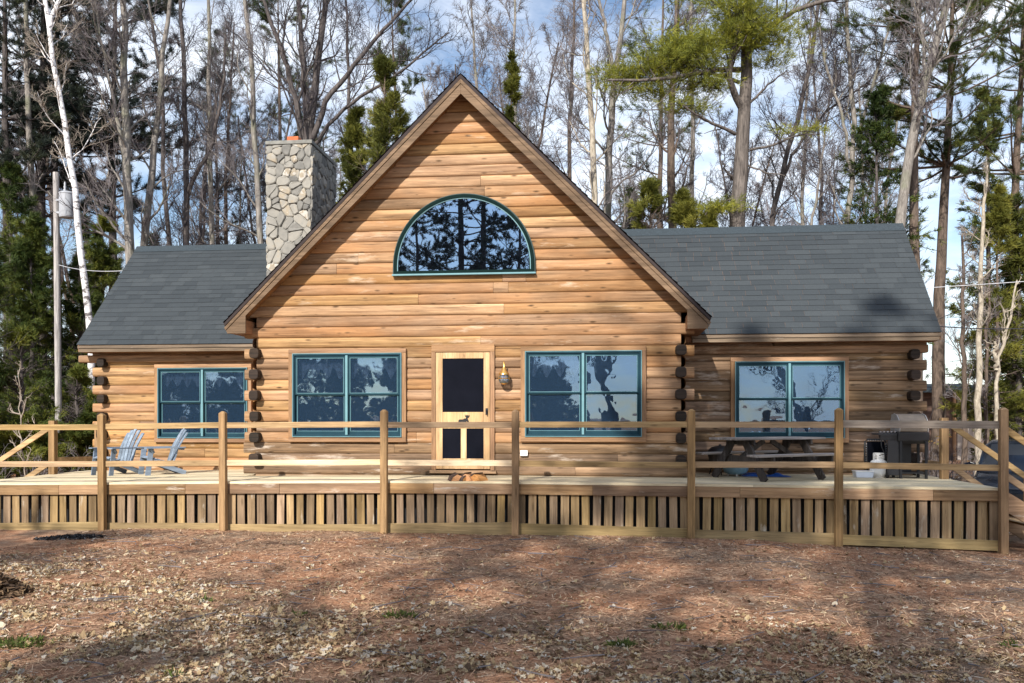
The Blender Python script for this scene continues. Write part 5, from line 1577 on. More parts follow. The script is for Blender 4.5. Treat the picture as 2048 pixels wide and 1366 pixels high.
heroc('pine_tree', 'thick dark pine trunk directly behind the grey trunk beyond the utility pole', 'pine', 0, 0, 33, 'bark_dark', 'pinedark', 253, G1, path=[(80, 850), (80, 560), (82, 350), (86, 150), (90, -60), (90, -260)], r0=0.32, base=0.42, maxlen=3.2, nl=84, per=22, nb=9, Lb=0.17, wb=0.015, tonemid=0.4)
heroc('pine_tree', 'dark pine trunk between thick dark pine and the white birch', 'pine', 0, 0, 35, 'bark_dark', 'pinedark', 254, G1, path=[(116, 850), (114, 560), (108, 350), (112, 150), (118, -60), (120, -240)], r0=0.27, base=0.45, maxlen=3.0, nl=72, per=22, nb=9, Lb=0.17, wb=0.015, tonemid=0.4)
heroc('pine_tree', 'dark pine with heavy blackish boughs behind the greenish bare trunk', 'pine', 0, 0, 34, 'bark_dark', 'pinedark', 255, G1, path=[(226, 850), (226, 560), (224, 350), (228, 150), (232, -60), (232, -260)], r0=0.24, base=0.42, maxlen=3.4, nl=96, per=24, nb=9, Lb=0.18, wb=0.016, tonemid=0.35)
heroc('pine_tree', 'dark pine at the picture edge above the big hemlock', 'pine', 0, 0, 31, 'bark_dark', 'pinedark', 256, G1, path=[(18, 850), (18, 560), (14, 350), (10, 150), (10, -60), (8, -240)], r0=0.26, base=0.42, maxlen=2.8, nl=72, per=22, nb=9, Lb=0.17, wb=0.015, tonemid=0.45)
heroc('pine_tree', 'greyish pine rising behind the stems on the outer side of the chimney', 'pine', 0, 0, 42, 'bark_brown', 'pine', 257, G1, path=[(560, 800), (562, 480), (560, 250), (556, 40), (556, -90)], r0=0.2, base=0.40, maxlen=3.0, nl=44, per=14, nb=8, Lb=0.18, wb=0.015, tonemid=0.35)
heroc('pine_tree', 'greyish pine behind the tall cedar, its top leaning toward the gable', 'pine', 0, 0, 40, 'bark_brown', 'pine', 258, G1, path=[(798, 800), (796, 400), (792, 200), (784, 60), (782, -60)], r0=0.2, base=0.45, maxlen=2.6, nl=40, per=14, nb=8, Lb=0.18, wb=0.015, tonemid=0.35)
heroc('pine_tree', 'loose olive pine behind the dark rough bare tree by the thick pine', 'pine', 0, 0, 38, 'bark_brown', 'pine', 259, G1, path=[(1318, 800), (1320, 400), (1322, 200), (1326, 60), (1328, -140)], r0=0.2, base=0.45, maxlen=2.8, nl=42, per=7, nb=8, Lb=0.18, wb=0.016, tonemid=0.45)
heroc('pine_tree', 'far pine with dark boughs low between the wing roof and birch', 'pine', 0, 0, 46, 'bark_dark', 'pinedark', 260, G1, path=[(436, 800), (436, 480), (432, 300), (430, 150), (430, 60)], r0=0.2, base=0.35, maxlen=3.0, nl=46, per=6, nb=8, Lb=0.19, wb=0.018, tonemid=0.55)

# the thick pine behind the large wing: own limbs and lit clumps
def thick_pine():
    Y = 28
    rg = np.random.default_rng(77)
    b, rel = ptrunk([(1466, 620), (1474, 455), (1482, 350), (1489, 220), (1495, 80), (1500, -60), (1503, -200)], Y)
    tr, cr = Acc(), Acc()
    path, ln = smooth_path(rel, 24, rg, 0.015)
    rad = np.interp(np.linspace(0, 1, 24), [0, 0.05, 0.35, 0.6, 0.8, 1], [0.46, 0.33, 0.27, 0.21, 0.15, 0.06])
    tr.add(*tubes(path[None], rad[None], 12))
    def W_(px, py, dy=0.0):
        x, z = P(px, py, Y + dy); return (x - b[0], dy, z - b[2])
    limbs = [([(1483, 215, 0), (1463, 180, -.3), (1456, 120, -.6), (1472, 70, -.9), (1488, 20, -1.0)], 0.13), ([(1480, 140, 0), (1440, 135, -.5), (1380, 150, -1), (1300, 162, -1.5), (1215, 160, -1.8)], 0.09),
             ([(1478, 165, 0), (1440, 150, -.4), (1400, 145, -.8), (1330, 125, -.4)], 0.06), ([(1470, 268, 0), (1430, 250, -.5), (1395, 232, -.9), (1365, 210, -1.2)], 0.06),
             ([(1500, 95, 0), (1545, 46, -.3), (1590, 16, -.5), (1650, 2, -.6), (1730, -12, -.7)], 0.10), ([(1465, 360, 0), (1448, 335, -.4), (1444, 322, -.6)], 0.05), ([(1500, 300, 0), (1545, 292, -.4), (1590, 270, -.8), (1640, 268, -1)], 0.045),
             ([(1490, 110, 0), (1520, 90, .6), (1560, 80, 1.2)], 0.07), ([(1470, 395, 0), (1440, 405, -.5), (1410, 430, -1)], 0.04), ([(1495, 330, 0), (1530, 345, -.3), (1570, 352, -.6)], 0.035), ([(1495, 210, 0), (1535, 170, -.4), (1575, 140, -.8)], 0.045), ([(1490, 60, 0), (1450, 20, -.5), (1410, -10, -1)], 0.07)]
    for pts, r0 in limbs:
        q = [W_(*p) for p in pts]
        pa, l_ = smooth_path(q, 10, rg, 0.03)
        Pn, Rn = pa[None], np.linspace(r0, r0 * 0.35, 10)[None]
        tr.add(*tubes(Pn, Rn, 6))
        s, d, l2, r2 = spawn(rg, Pn, Rn, np.array([l_]), 12, 0.25, (30, 65), 0.3, 0.5)
        P2, R2 = grow(rg, s, d, l2, np.maximum(r2, 0.008), 5, 0.2, 0.12, 0.4)
        tr.add(*tubes(P2, R2, 3))
    # foliage: tiers of flattened pads inside each clump
    clumps = [((1300, 182), (75, 13), 0.7, 260), ((1365, 212), (42, 14), 0.6, 220), ((1548, 118), (34, 13), 0.6, 160), ((1420, 165), (40, 14), 0.6, 200), ((1600, 262), (34, 10), 0.5, 90), ((1345, 128), (100, 48), 1.6, 1500), ((1250, 155), (58, 20), 0.8, 420), ((1395, 100), (60, 40), 1.0, 800), ((1485, 40), (72, 52), 1.5, 1700), ((1470, 85), (50, 25), 1.0, 500), ((1510, -50), (80, 38), 1.8, 520), ((1432, 412), (34, 18), 0.6, 260), ((1555, 75), (36, 22), 0.8, 260), ((1405, -30), (50, 30), 1.2, 260)]
    sc_ = Y / 1.02 / F
    for (px, py), (rx, rz_), dy, n in clumps:
        c = np.array(W_(px, py, -0.6))
        n = int(n * 1.1); npad = max(6, n // 22)
        u = rg.normal(0, 1, (npad, 3)); u = unit(u) * (rg.random((npad, 1)) ** 0.45) * rg.uniform(0.7, 1.25, (npad, 1)); u[:, 2] = np.round(u[:, 2] * 3) / 3 + rg.normal(0, 0.05, npad)
        pc = c + u * np.array([rx * sc_, dy, rz_ * sc_])
        pos = (pc[:, None, :] + rg.normal(0, 1, (npad, n // npad, 3)) * np.array([0.36, 0.32, 0.055])).reshape(-1, 3)
        tn = np.repeat(np.clip(rg.normal(0.52, 0.17, npad), 0.1, 0.95), n // npad)
        dr = (pos - np.repeat(pc, n // npad, 0)) * 1.2 + np.array([0, -0.1, 0.25])
        cr.add(*tufts(rg, pos, dr, 9, 0.15, 0.013, 0.6, tn))
        # twigs carrying each pad back toward the limb
        st_ = c + (pc - c) * 0.15
        dd = pc - st_
        P2, R2 = grow(rg, st_, dd, np.linalg.norm(dd, axis=1), np.full(npad, 0.016), 5, 0.06, 0.0, 0.5)
        tr.add(*tubes(P2, R2, 3))
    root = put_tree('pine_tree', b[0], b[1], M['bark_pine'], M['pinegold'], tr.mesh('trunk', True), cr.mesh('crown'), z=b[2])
    tag(root, 'thick grey pine with bright yellow green needle clumps behind the large wing', 'pine', G1)
thick_pine()

# slim bare trees further back: a few shapes, copied -----------------
VAR = []
for k in range(5):
    H = 15 + 1.5 * k
    rg0 = np.random.default_rng(300 + k)
    pts = [(0, 0, 0), (rg0.normal(0, .2), rg0.normal(0, .2), H * .3), (rg0.normal(0, .5), rg0.normal(0, .5), H * .65), (rg0.normal(0, .8), rg0.normal(0, .8), H)]
    ex = [([tuple(np.array(pts[1]) * 1.2 + np.array([0, 0, 0.0])), (1.0 * (-1) ** k, 0.3, H * .6), (1.7 * (-1) ** k, .5, H * .9)], 0.07, 0.03)] if k % 2 else []
    VAR.append(bare_tree(300 + k, pts, 0.085 + 0.014 * k, 0.03, nl=26, tmin=0.26, limb=2.7, m=(8, 7, 5), extra=ex, minr=0.0062))
fill = [(28, 45), (150, 40), (196, 46), (398, 46), (452, 40), (480, 50), (545, 40), (585, 52), (662, 44), (700, 38), (735, 52), (830, 46), (865, 38), (905, 52), (960, 40), (985, 50), (1050, 44), (1085, 38), (1110, 54), (1140, 44), (1270, 46), (1430, 48), (1515, 50), (1585, 42), (1645, 46), (1670, 54), (1740, 44), (1990, 46)]
MARKS = [(-200, 'before the white birch'), (150, 'between the white birch and the greenish trunk'), (255, 'between the greenish trunk and the chimney'), (534, 'between the chimney and the gable peak'), (920, 'between the gable peak and the light barked tree'), (1180, 'between the light barked tree and the thick pine'), (1480, 'between the thick pine and the leaning trunk'), (1830, 'beyond the leaning trunk')]
ORD = ['first', 'second', 'third', 'fourth', 'fifth', 'sixth', 'seventh', 'eighth', 'ninth', 'tenth']
cnt = {}
for k, (px, Y) in enumerate(sorted(fill)):
    t, c = VAR[k % 5]
    x = PX(px, Y)
    mt, mc = (('bark_grey', 'twig'), ('bark_dark', 'twig_dark'), ('bark_brown', 'twig'))[(k * 7 + 1) % 3]
    root = empty('slim_tree', (x, Y, gz(x, Y) - 0.05), RND.uniform(0, 6.28))
    s = RND.uniform(0.95, 1.3); root.scale = (s, s, s)
    for nm, me, mm in (('trunk', t, mt), ('crown', c, mc)):
        o = bpy.data.objects.new(nm, me)
        if not me.materials: me.materials.append(M[mm])
        o.parent = root; COL.objects.link(o)
        o.material_slots[0].link = 'OBJECT'; o.material_slots[0].material = M[mm]
    mk = [m for m in MARKS if m[0] <= px][-1]
    cnt[mk[1]] = cnt.get(mk[1], 0) + 1
    tag(root, f'{ORD[cnt[mk[1]] - 1]} of the slim far bare trees {mk[1]}', 'bare tree', 'slim bare trees in the woods behind')

# far woods: one mass of thin trunks and twigs
def far_woods():
    rg = np.random.default_rng(55)
    acc = Acc()
    Vs = []
    for t, c in VAR[:3]:
        vv = np.zeros(len(t.vertices) * 3, dtype=np.float32); t.vertices.foreach_get('co', vv)
        ff = np.zeros(len(t.polygons) * 4, dtype=np.int32); t.loops.foreach_get('vertex_index', ff)
        vc = np.zeros(len(c.vertices) * 3, dtype=np.float32); c.vertices.foreach_get('co', vc)
        fc2 = np.zeros(len(c.polygons) * 4, dtype=np.int32); c.loops.foreach_get('vertex_index', fc2)
        fc2 = fc2.reshape(-1, 4)
        Vs.append((vv.reshape(-1, 3), ff.reshape(-1, 4), vc.reshape(-1, 3), fc2))
    for k in range(22):
        Y = rg.uniform(56, 95); px = rg.uniform(-60, 2110)
        x = PX(px, Y)
        a = rg.uniform(0, 6.28); s = rg.uniform(0.8, 1.25)
        Rm = np.array([[math.cos(a), -math.sin(a), 0], [math.sin(a), math.cos(a), 0], [0, 0, 1]]) * s
        vv, ff, vc, fc2 = Vs[k % 3]
        off = np.array([x, Y, gz(x, Y)])
        acc.add(vv @ Rm.T + off, ff)
        acc.add(vc @ Rm.T + off, fc2)
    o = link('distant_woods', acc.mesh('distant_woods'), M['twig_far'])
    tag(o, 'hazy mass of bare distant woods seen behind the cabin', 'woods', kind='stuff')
far_woods()
# evergreen thicket far behind: dark low mass
def thicket():
    rg = np.random.default_rng(66)
    acc = Acc()
    for k in range(26):
        px = rg.choice([rg.uniform(-80, 330), rg.uniform(-80, 560), rg.uniform(1240, 1500), rg.uniform(2000, 2160), rg.uniform(560, 900)])
        Y = rg.uniform(40, 60)
        x = PX(px, Y); H = rg.uniform(6, 13); n = 700
        q = rg.random(n) ** 0.8
        rr = (1 - q) * rg.uniform(1.4, 2.4) * np.sqrt(rg.random(n)); an = rg.uniform(0, 6.28, n)
        pos = np.stack([x + rr * np.cos(an), Y + rr * np.sin(an), gz(x, Y) + 0.4 + q * H], 1)
        d = np.stack([np.cos(an), np.sin(an), np.full(n, -0.1)], 1)
        acc.add(*tufts(rg, pos, d, 7, 0.35, 0.06, 0.6, np.clip(rg.normal(0.4, 0.15, n), 0, 1)))
    o = link('evergreen_thicket', acc.mesh('evergreen_thicket'), M['hemlock'])
    tag(o, 'dark evergreen undergrowth thicket deep in the woods', 'thicket', kind='stuff')
thicket()

# brush at the picture edge by the stairs, and a dead bush by the cabin corner
def brush(name, label, cat, cx, cy, rx, ry, n, h, mat, seed, kind=None, up=0.12):
    rg = np.random.default_rng(seed)
    x = cx + rg.uniform(-rx, rx, n); y = cy + rg.uniform(-ry, ry, n)
    z = np.array([gz(a, b) - 0.02 for a, b in zip(x, y)])
    st_ = np.stack([x, y, z], 1)
    d = np.stack([rg.normal(0, .45, n), rg.normal(0, .45, n), np.ones(n)], 1)
    acc = Acc()
    l = rg.uniform(0.5, 1.1, n) * h
    P1, R1 = grow(rg, st_, d, l, np.full(n, 0.011), 7, 0.16, up, 0.4)
    acc.add(*tubes(P1, R1, 4))
    s, d, l, r_ = spawn(rg, P1, R1, l, 6, 0.2, (25, 65), 0.45, 0.6)
    P2, R2 = grow(rg, s, d, l, np.maximum(r_, 0.0045), 5, 0.22, 0.03, 0.6)
    acc.add(*tubes(P2, R2, 3))
    s, d, l, r_ = spawn(rg, P2, R2, l, 3, 0.2, (25, 65), 0.5, 0.8)
    P3, R3 = grow(rg, s, d, l, np.maximum(r_, 0.0035), 3, 0.2, 0.0, 0.7)
    acc.add(*tubes(P3, R3, 3))
    o = link(name, acc.mesh(name), M[mat])
    tag(o, label, cat, kind=kind)
    return o
brush('undergrowth', 'tangled brown leafless undergrowth behind the stairs and saplings', 'undergrowth', 11.8, 27, 4.0, 3.0, 70, 1.7, 'twig', 401, 'stuff')
brush('undergrowth', 'bare dark undergrowth beneath the hemlocks beyond the deck end', 'undergrowth', -14.5, 21.5, 2.5, 2.0, 40, 1.5, 'twig', 402, 'stuff')
dbx = PX(1880, 18.6)
brush('dead_bush', 'dead brown leafless bush between the grill and back stair post', 'bush', dbx, 18.6, 0.35, 0.3, 22, 1.7, 'twig_dark', 403)
# leafy sprig with dry orange leaves beside the cabin corner
rgx = np.random.default_rng(9)
sx, sy = PX(1858, 18.3), 18.3
sp = empty('beech_sprig', (sx, sy, gz(sx, sy)))
tag(sp, 'thin beech stem with a few dry orange leaves beside the log corner', 'shrub')
bb = MB()
bb.tube([(0.05, 0, 0), (0.0, 0, 1.2), (-0.05, -0.05, 2.0), (0.1, -0.1, 2.5)], [0.012, 0.01, 0.007, 0.004], 5)
bb.tube([(0.0, 0, 1.6), (0.25, -0.1, 1.95), (0.55, -0.15, 2.15)], [0.008, 0.006, 0.003], 5)
bb.tube([(-0.04, 0, 1.85), (-0.25, -0.1, 2.1), (-0.35, -0.12, 2.35)], [0.007, 0.005, 0.003], 5)
bb.build('stem', M['twig'], sp)
bb = MB()
for k in range(42):
    t = rgx.random()
    p = Vector((0.0, 0, 1.6)).lerp(Vector((0.55, -0.15, 2.15)), t) if k % 3 else Vector((-0.04, 0, 1.85)).lerp(Vector((-0.35, -0.12, 2.35)), t)
    p += Vector(rgx.normal(0, 0.05, 3)); a = Vector(rgx.normal(0, 1, 3)).normalized() * 0.05; c = a.cross(Vector(rgx.normal(0, 1, 3))).normalized() * 0.022
    bb.add([p, p + a * 0.5 + c, p + a, p + a * 0.5 - c], [(0, 1, 2, 3)], rgx.random())
bb.build('dry_leaves', ramped('dry_beech_leaf', [(0, (0.45, 0.22, 0.06)), (0.6, (0.62, 0.42, 0.2)), (1, (0.35, 0.42, 0.08))], trans=0.3), sp)

# ------------------------------------------------------------------ utility pole, cables
Y = 26.5
b, rel = ptrunk([(117, 820), (112, 345)], Y)
up_ = empty('utility_pole', b)
tag(up_, 'pale utility pole carrying a grey transformer can beside the white birch', 'utility pole')
mb = MB(); mb.tube([rel[0], rel[1] if len(rel) > 2 else rel[-1], rel[-1]], [0.108, 0.10, 0.092], 14); mb.build('pole', M['pole'], up_, smooth=True)
tX, tZ = P(134, 408, Y - 0.1)
mb = MB(); c0 = (tX - b[0], -0.1, tZ - b[2])
mb.lathe([(0.05, -0.45), (0.22, -0.44), (0.235, -0.40), (0.235, 0.30), (0.25, 0.31), (0.25, 0.34), (0.2, 0.38), (0.02, 0.40)], c0, 20)
tb2 = mb.build('transformer', M['grey'], up_, smooth=True)
mb = MB(); mb.lathe([(0.035, 0.38), (0.05, 0.45), (0.03, 0.5), (0.045, 0.55), (0.025, 0.6), (0.035, 0.65), (0.01, 0.72)], (c0[0] - 0.07, c0[1], c0[2]), 10); mb.build('bushing', M['grey'], tb2, smooth=True)
mb = MB(); mb.box(min(0, c0[0]), c0[0], -0.14, -0.06, c0[2] + 0.1, c0[2] + 0.16); mb.box(min(0, c0[0]), c0[0], -0.14, -0.06, c0[2] - 0.3, c0[2] - 0.24); mb.build('bracket', M['grey'], up_)
def cable(name, label, a, b_, sag, r_, mat):
    pts = []
    for i in range(25):
        t = i / 24
        p = Vector(a).lerp(Vector(b_), t); p.z -= sag * 4 * t * (1 - t); pts.append(p)
    mb = MB(); mb.tube(pts, r_, 6)
    tag(mb.build(name, mat, smooth=True), label, 'cable')
x0, z0 = P(1850, 576, 19.0); x1, z1 = P(2090, 577, 21.0)
cable('service_cable', 'pale service cable running from the wing roof edge out of the picture', (x0, 19.0, z0), (x1 + 6, 24.5, z1 + 1.0), 0.02, 0.008, M['cable'])
x0, z0 = P(1870, 652, 20.5); x1, z1 = P(2090, 655, 24.0)
cable('service_cable', 'thin dark cable slung below the pale service cable', (x0, 20.5, z0), (x1, 24.0, z1), 0.05, 0.014, M['cabledark'])
x0, z0 = P(118, 530, 26.4); x1, z1 = P(262, 540, 21.4)
cable('service_cable', 'pale cable from the utility pole to the smaller wing roof', (x0, 26.4, z0), (x1, 21.4, z1), 0.1, 0.008, M['cable'])

# ------------------------------------------------------------------ neighbour house
Yn = 44.0
nb_ = empty('neighbour_house', (PX(1890, Yn), Yn, gz(PX(1890, Yn), Yn)))
tag(nb_, 'small brown neighbouring house with a low dark roof beyond the saplings', 'house')
ox, oy, oz = nb_.location
def nx_(px): return PX(px, Yn) - ox
zt = P(1900, 778, Yn)[1] - oz
mb = MB(); mb.box(nx_(1835), nx_(1915), 0, 5, -0.5, zt + 0.1); mb.build('wall', M['housewall'], nb_)
mb = MB(); mb.box(nx_(1915), nx_(1968), 0.3, 5, -0.5, zt + 0.0); mb.build('pale_wall', M['housepale'], nb_)
mb = MB(); mb.prism([(-0.9, zt - 0.02), (2.5, zt + 0.35), (6, zt - 0.02), (6, zt - 0.15), (-0.9, zt - 0.18)], 'x', nx_(1822), nx_(1972)); mb.build('roof', M['ridgecap'], nb_)
mb = MB(); mb.box(nx_(1898) - 0.06, nx_(1898) + 0.06, -0.7, -0.58, -0.5, zt - 0.2); mb.build('porch_post', M['trimz'], nb_)

# ------------------------------------------------------------------ dark car behind the stairs (front seen)
cxm = PX(2036, 18.6)
car = empty('parked_car', (cxm, 18.6, gz(cxm, 18.6)), R(-27))
tag(car, 'dark blue black car parked behind the deck stairs', 'car')
def loft(secs, name, mat, smooth=True):
    n = len(secs[0]); vs = [p for s in secs for p in s]; fs = []
    for i in range(len(secs) - 1):
        for k in range(n - 1):
            fs.append((i * n + k, i * n + k + 1, (i + 1) * n + k + 1, (i + 1) * n + k))
    fs.append(tuple(range(n))); fs.append(tuple(range((len(secs) - 1) * n, len(secs) * n)))
    mb = MB(); mb.add(vs, fs, 0.5)
    return mb.build(name, mat, car, smooth=smooth, bevel=0.02)
def sec(y, w, z0, z1, wt):
    return [(-w, y, z0), (-w, y, z0 + (z1 - z0) * .55), (-w * 0.985, y, z0 + (z1 - z0) * .8), (-wt, y, z1), (-wt * .4, y, z1 + 0.03), (wt * .4, y, z1 + 0.03), (wt, y, z1), (w * 0.985, y, z0 + (z1 - z0) * .8), (w, y, z0 + (z1 - z0) * .55), (w, y, z0)]
loft([sec(0.0, 0.80, 0.30, 0.70, 0.70), sec(0.10, 0.88, 0.24, 0.80, 0.78), sec(1.1, 0.93, 0.22, 0.98, 0.82), sec(1.4, 0.93, 0.22, 1.0, 0.84), sec(4.2, 0.93, 0.22, 1.0, 0.84), sec(4.6, 0.86, 0.3, 0.9, 0.76)], 'body', M['carpaint'])
cab_ = [sec(1.15, 0.84, 0.96, 1.0, 0.80), sec(1.95, 0.80, 0.98, 1.60, 0.60), sec(2.3, 0.80, 0.98, 1.66, 0.62), sec(3.8, 0.80, 0.98, 1.64, 0.62), sec(4.4, 0.80, 0.96, 1.02, 0.74)]
loft(cab_, 'cabin_roof', M['carpaint'])
mb = MB(); mb.add([(-0.74, 1.20, 1.02), (0.74, 1.20, 1.02), (0.60, 1.88, 1.555), (-0.60, 1.88, 1.555), (-0.74, 1.18, 1.035), (0.74, 1.18, 1.035), (0.60, 1.86, 1.575), (-0.60, 1.86, 1.575)], [(0, 1, 2, 3), (4, 5, 6, 7), (0, 1, 5, 4), (1, 2, 6, 5), (2, 3, 7, 6), (3, 0, 4, 7)]); mb.build('windscreen', M['carglass'], car)
for s_ in (-1, 1):
    mb = MB(); mb.prism([(s_ * 0.86, 1.02), (s_ * 1.08, 1.04), (s_ * 1.10, 1.16), (s_ * 0.98, 1.20), (s_ * 0.88, 1.16)], 'y', 1.32, 1.46); mb.build('wing_mirror', M['carpaint'], car, bevel=0.02)
    mb = MB(); mb.box(s_ * 0.64 - 0.14, s_ * 0.64 + 0.14, -0.03, 0.1, 0.58, 0.72); mb.build('headlight', M['lampglass'], car, bevel=0.03)
    for y in (0.85, 3.6):
        mb = MB(); mb.lathe([(0.22, -0.1), (0.31, -0.09), (0.33, -0.05), (0.33, 0.05), (0.31, 0.09), (0.22, 0.1)], (s_ * 0.84, y, 0.33), 22, axis='x'); w_ = mb.build('wheel', M['rubber'], car, smooth=True)
        mb = MB(); mb.lathe([(0.02, 0.108), (0.2, 0.105), (0.215, 0.09), (0.215, -0.09), (0.2, -0.105), (0.02, -0.108)], (s_ * 0.84, y, 0.33), 20, axis='x'); mb.build('rim', M['steel'], w_)
mb = MB(); mb.box(-0.45, 0.45, -0.015, 0.06, 0.45, 0.62); mb.build('radiator_grille', M['black'], car)

# ------------------------------------------------------------------ ground cover
M['leaf'] = ramped('dead_leaf', [(0.0, (0.07, 0.045, 0.03)), (0.25, (0.17, 0.11, 0.065)), (0.5, (0.33, 0.235, 0.135)), (0.72, (0.47, 0.36, 0.21)), (0.88, (0.42, 0.385, 0.35)), (1.0, (0.60, 0.52, 0.36))], rough=0.8, trans=0.12, noise=0.25, nscale=14)
M['needle'] = ramped('fallen_needle', [(0.0, (0.07, 0.04, 0.028)), (0.4, (0.27, 0.148, 0.088)), (0.75, (0.45, 0.275, 0.17)), (1.0, (0.62, 0.48, 0.34))], rough=0.9)
M['chip'] = ramped('wood_chip', [(0.0, (0.32, 0.24, 0.16)), (0.6, (0.55, 0.46, 0.36)), (1.0, (0.74, 0.68, 0.60))], rough=0.85)
M['grass'] = ramped('green_tuft', [(0.0, (0.09, 0.075, 0.03)), (0.35, (0.06, 0.085, 0.02)), (0.7, (0.11, 0.15, 0.035)), (1.0, (0.24, 0.24, 0.07))], rough=0.7, trans=0.25)
GZC = {}
def gzv(x, y):
    return np.array([gz(a, b) for a, b in zip(x, y)])
def leaf_density(px, py):
    """how leafy the lawn is at a photograph pixel"""
    lim_ = np.interp(px, [0, 300, 700, 1000, 1400, 2048], [1130, 1165, 1235, 1275, 1290, 1275])
    return 1 / (1 + np.exp(-(py - lim_) / 22.0))
def leaves():
    rg = np.random.default_rng(31)
    acc = Acc()
    N = 90000
    x = rg.uniform(-8.5, 6.5, N); y = rg.uniform(5.2, 14.5, N)
    D = -SA * x + CA * y
    px = 1024 + F * (CA * x + SA * y) / D; py = HOR + F * EZ / D
    cl = np.array([mnoise.noise((a * 0.9, b * 1.3, 5.0)) + 0.6 * mnoise.noise((a * 2.6, b * 3.2, 9.0)) for a, b in zip(x, y)])
    den = leaf_density(px, py) * np.clip(0.58 + cl * 1.5, 0.05, 1.0) + 0.010 + 0.05 * np.clip(cl, 0, 1)
    k = (rg.random(N) < den) & (px > -80) & (px < 2130) & (py < 1420)
    x, y, px = x[k], y[k], px[k]
    N = len(x); z = gzv(x, y)
    # maple-like outline
    th = np.linspace(0, 2 * PI, 15)[:-1]
    prof = np.array([1.0, 0.55, 0.85, 0.5, 0.92, 0.45, 0.6, 0.25, 0.6, 0.45, 0.92, 0.5, 0.85, 0.55])
    oval = np.array([1.0, 0.8, 0.6, 0.5, 0.45, 0.48, 0.6, 0.7, 0.6, 0.48, 0.45, 0.5, 0.6, 0.8])
    typ = rg.random(N) < 0.6
    pr = np.where(typ[:, None], prof[None], oval[None]) * rg.uniform(0.8, 1.15, (N, 14))
    size = rg.uniform(0.016, 0.046, N) * np.where(rg.random(N) < 0.12, 1.35, 1.0)
    lx_ = np.cos(th)[None] * pr * size[:, None]; ly_ = np.sin(th)[None] * pr * size[:, None]
    curl = rg.normal(0, 7.0, (N, 1)); curl2 = rg.uniform(2, 10, (N, 1))
    lz_ = curl2 * (lx_ ** 2) + curl * lx_ * ly_ + rg.normal(0, 0.006, (N, 14))
    L3 = np.stack([lx_, ly_, lz_], -1)
    ctr = np.zeros((N, 1, 3)); ctr[:, 0, 2] = -0.004
    L3 = np.concatenate([ctr, L3], 1)
    az = rg.uniform(0, 2 * PI, N); ti = np.radians(np.abs(rg.normal(0, 24, N))); ro2 = rg.uniform(0, 2 * PI, N)
    def rot(Lx, ang, ax):
        c, s = np.cos(ang)[:, None], np.sin(ang)[:, None]
        a, b = [(1, 2), (2, 0), (0, 1)][ax]
        o = Lx.copy(); o[..., a] = c * Lx[..., a] - s * Lx[..., b]; o[..., b] = s * Lx[..., a] + c * Lx[..., b]
        return o
    L3 = rot(rot(rot(L3, az, 2), ti, 0), ro2, 2)
    lift = -L3[..., 2].min(axis=1) * 0.75 + 0.004
    L3 += np.stack([x, y, z + lift], 1)[:, None, :]
    Vv = L3.reshape(-1, 3)
    b = (np.arange(N) * 15)[:, None]
    i0 = np.arange(0, 14, 2)
    Fv = np.stack([np.broadcast_to(b, (N, 7)), b + 1 + i0[None], b + 1 + (i0 + 1)[None] % 14, b + 1 + (i0 + 2)[None] % 14], -1).reshape(-1, 4)
    tn = np.repeat(np.clip(rg.beta(1.6, 1.3, N) + np.where(px < 500, 0.06, -0.02), 0, 1), 7)
    acc.add(Vv, Fv, tn)
    tag(link('fallen_leaves', acc.mesh('fallen_leaves'), M['leaf']), 'scattered dry tan and brown leaves over the lawn', 'leaves', kind='stuff')
leaves()
def slivers(name, label, n, Lr, wr, mat, seed, ymin=5.2, ymax=14.6, keep=None, tilt=0.12, tb=(2, 2)):
    rg = np.random.default_rng(seed)
    x = rg.uniform(-9, 7, n); y = rg.uniform(ymin ** 0.5, ymax ** 0.5, n) ** 2
    if keep is not None:
        k = keep(x, y, rg); x, y = x[k], y[k]; n = len(x)
    z = gzv(x, y) + 0.004 + rg.random(n) * 0.012
    a = rg.uniform(0, PI, n); L_ = rg.uniform(*Lr, n) / 2; w_ = rg.uniform(*wr, n) / 2
    d = np.stack([np.cos(a), np.sin(a), rg.normal(0, tilt, n)], 1) * L_[:, None]
    s = np.stack([-np.sin(a), np.cos(a), rg.normal(0, .3, n)], 1) * w_[:, None]
    p = np.stack([x, y, z], 1)
    Vv = np.stack([p - d - s, p - d + s, p + d + s, p + d - s], 1).reshape(-1, 3)
    Fv = np.arange(n * 4).reshape(-1, 4)
    tag(link(name, mesh_np(name, Vv, Fv, rg.beta(tb[0], tb[1], n)), M[mat]), label, 'ground litter', kind='stuff')
slivers('pine_needle_litter', 'reddish brown pine needle litter covering the lawn', 110000, (0.04, 0.11), (0.003, 0.008), 'needle', 41, tilt=0.2, tb=(1.2, 1.2))
slivers('wood_chip_litter', 'pale wood slivers scattered on the lawn near the deck', 3200, (0.02, 0.10), (0.005, 0.013), 'chip', 42, tb=(1.5, 1.5), keep=lambda x, y, rg: rg.random(len(x)) < np.array([0.5 + 0.9 * mnoise.noise((a * .6, b * .6, 2.0)) for a, b in zip(x, y)]))
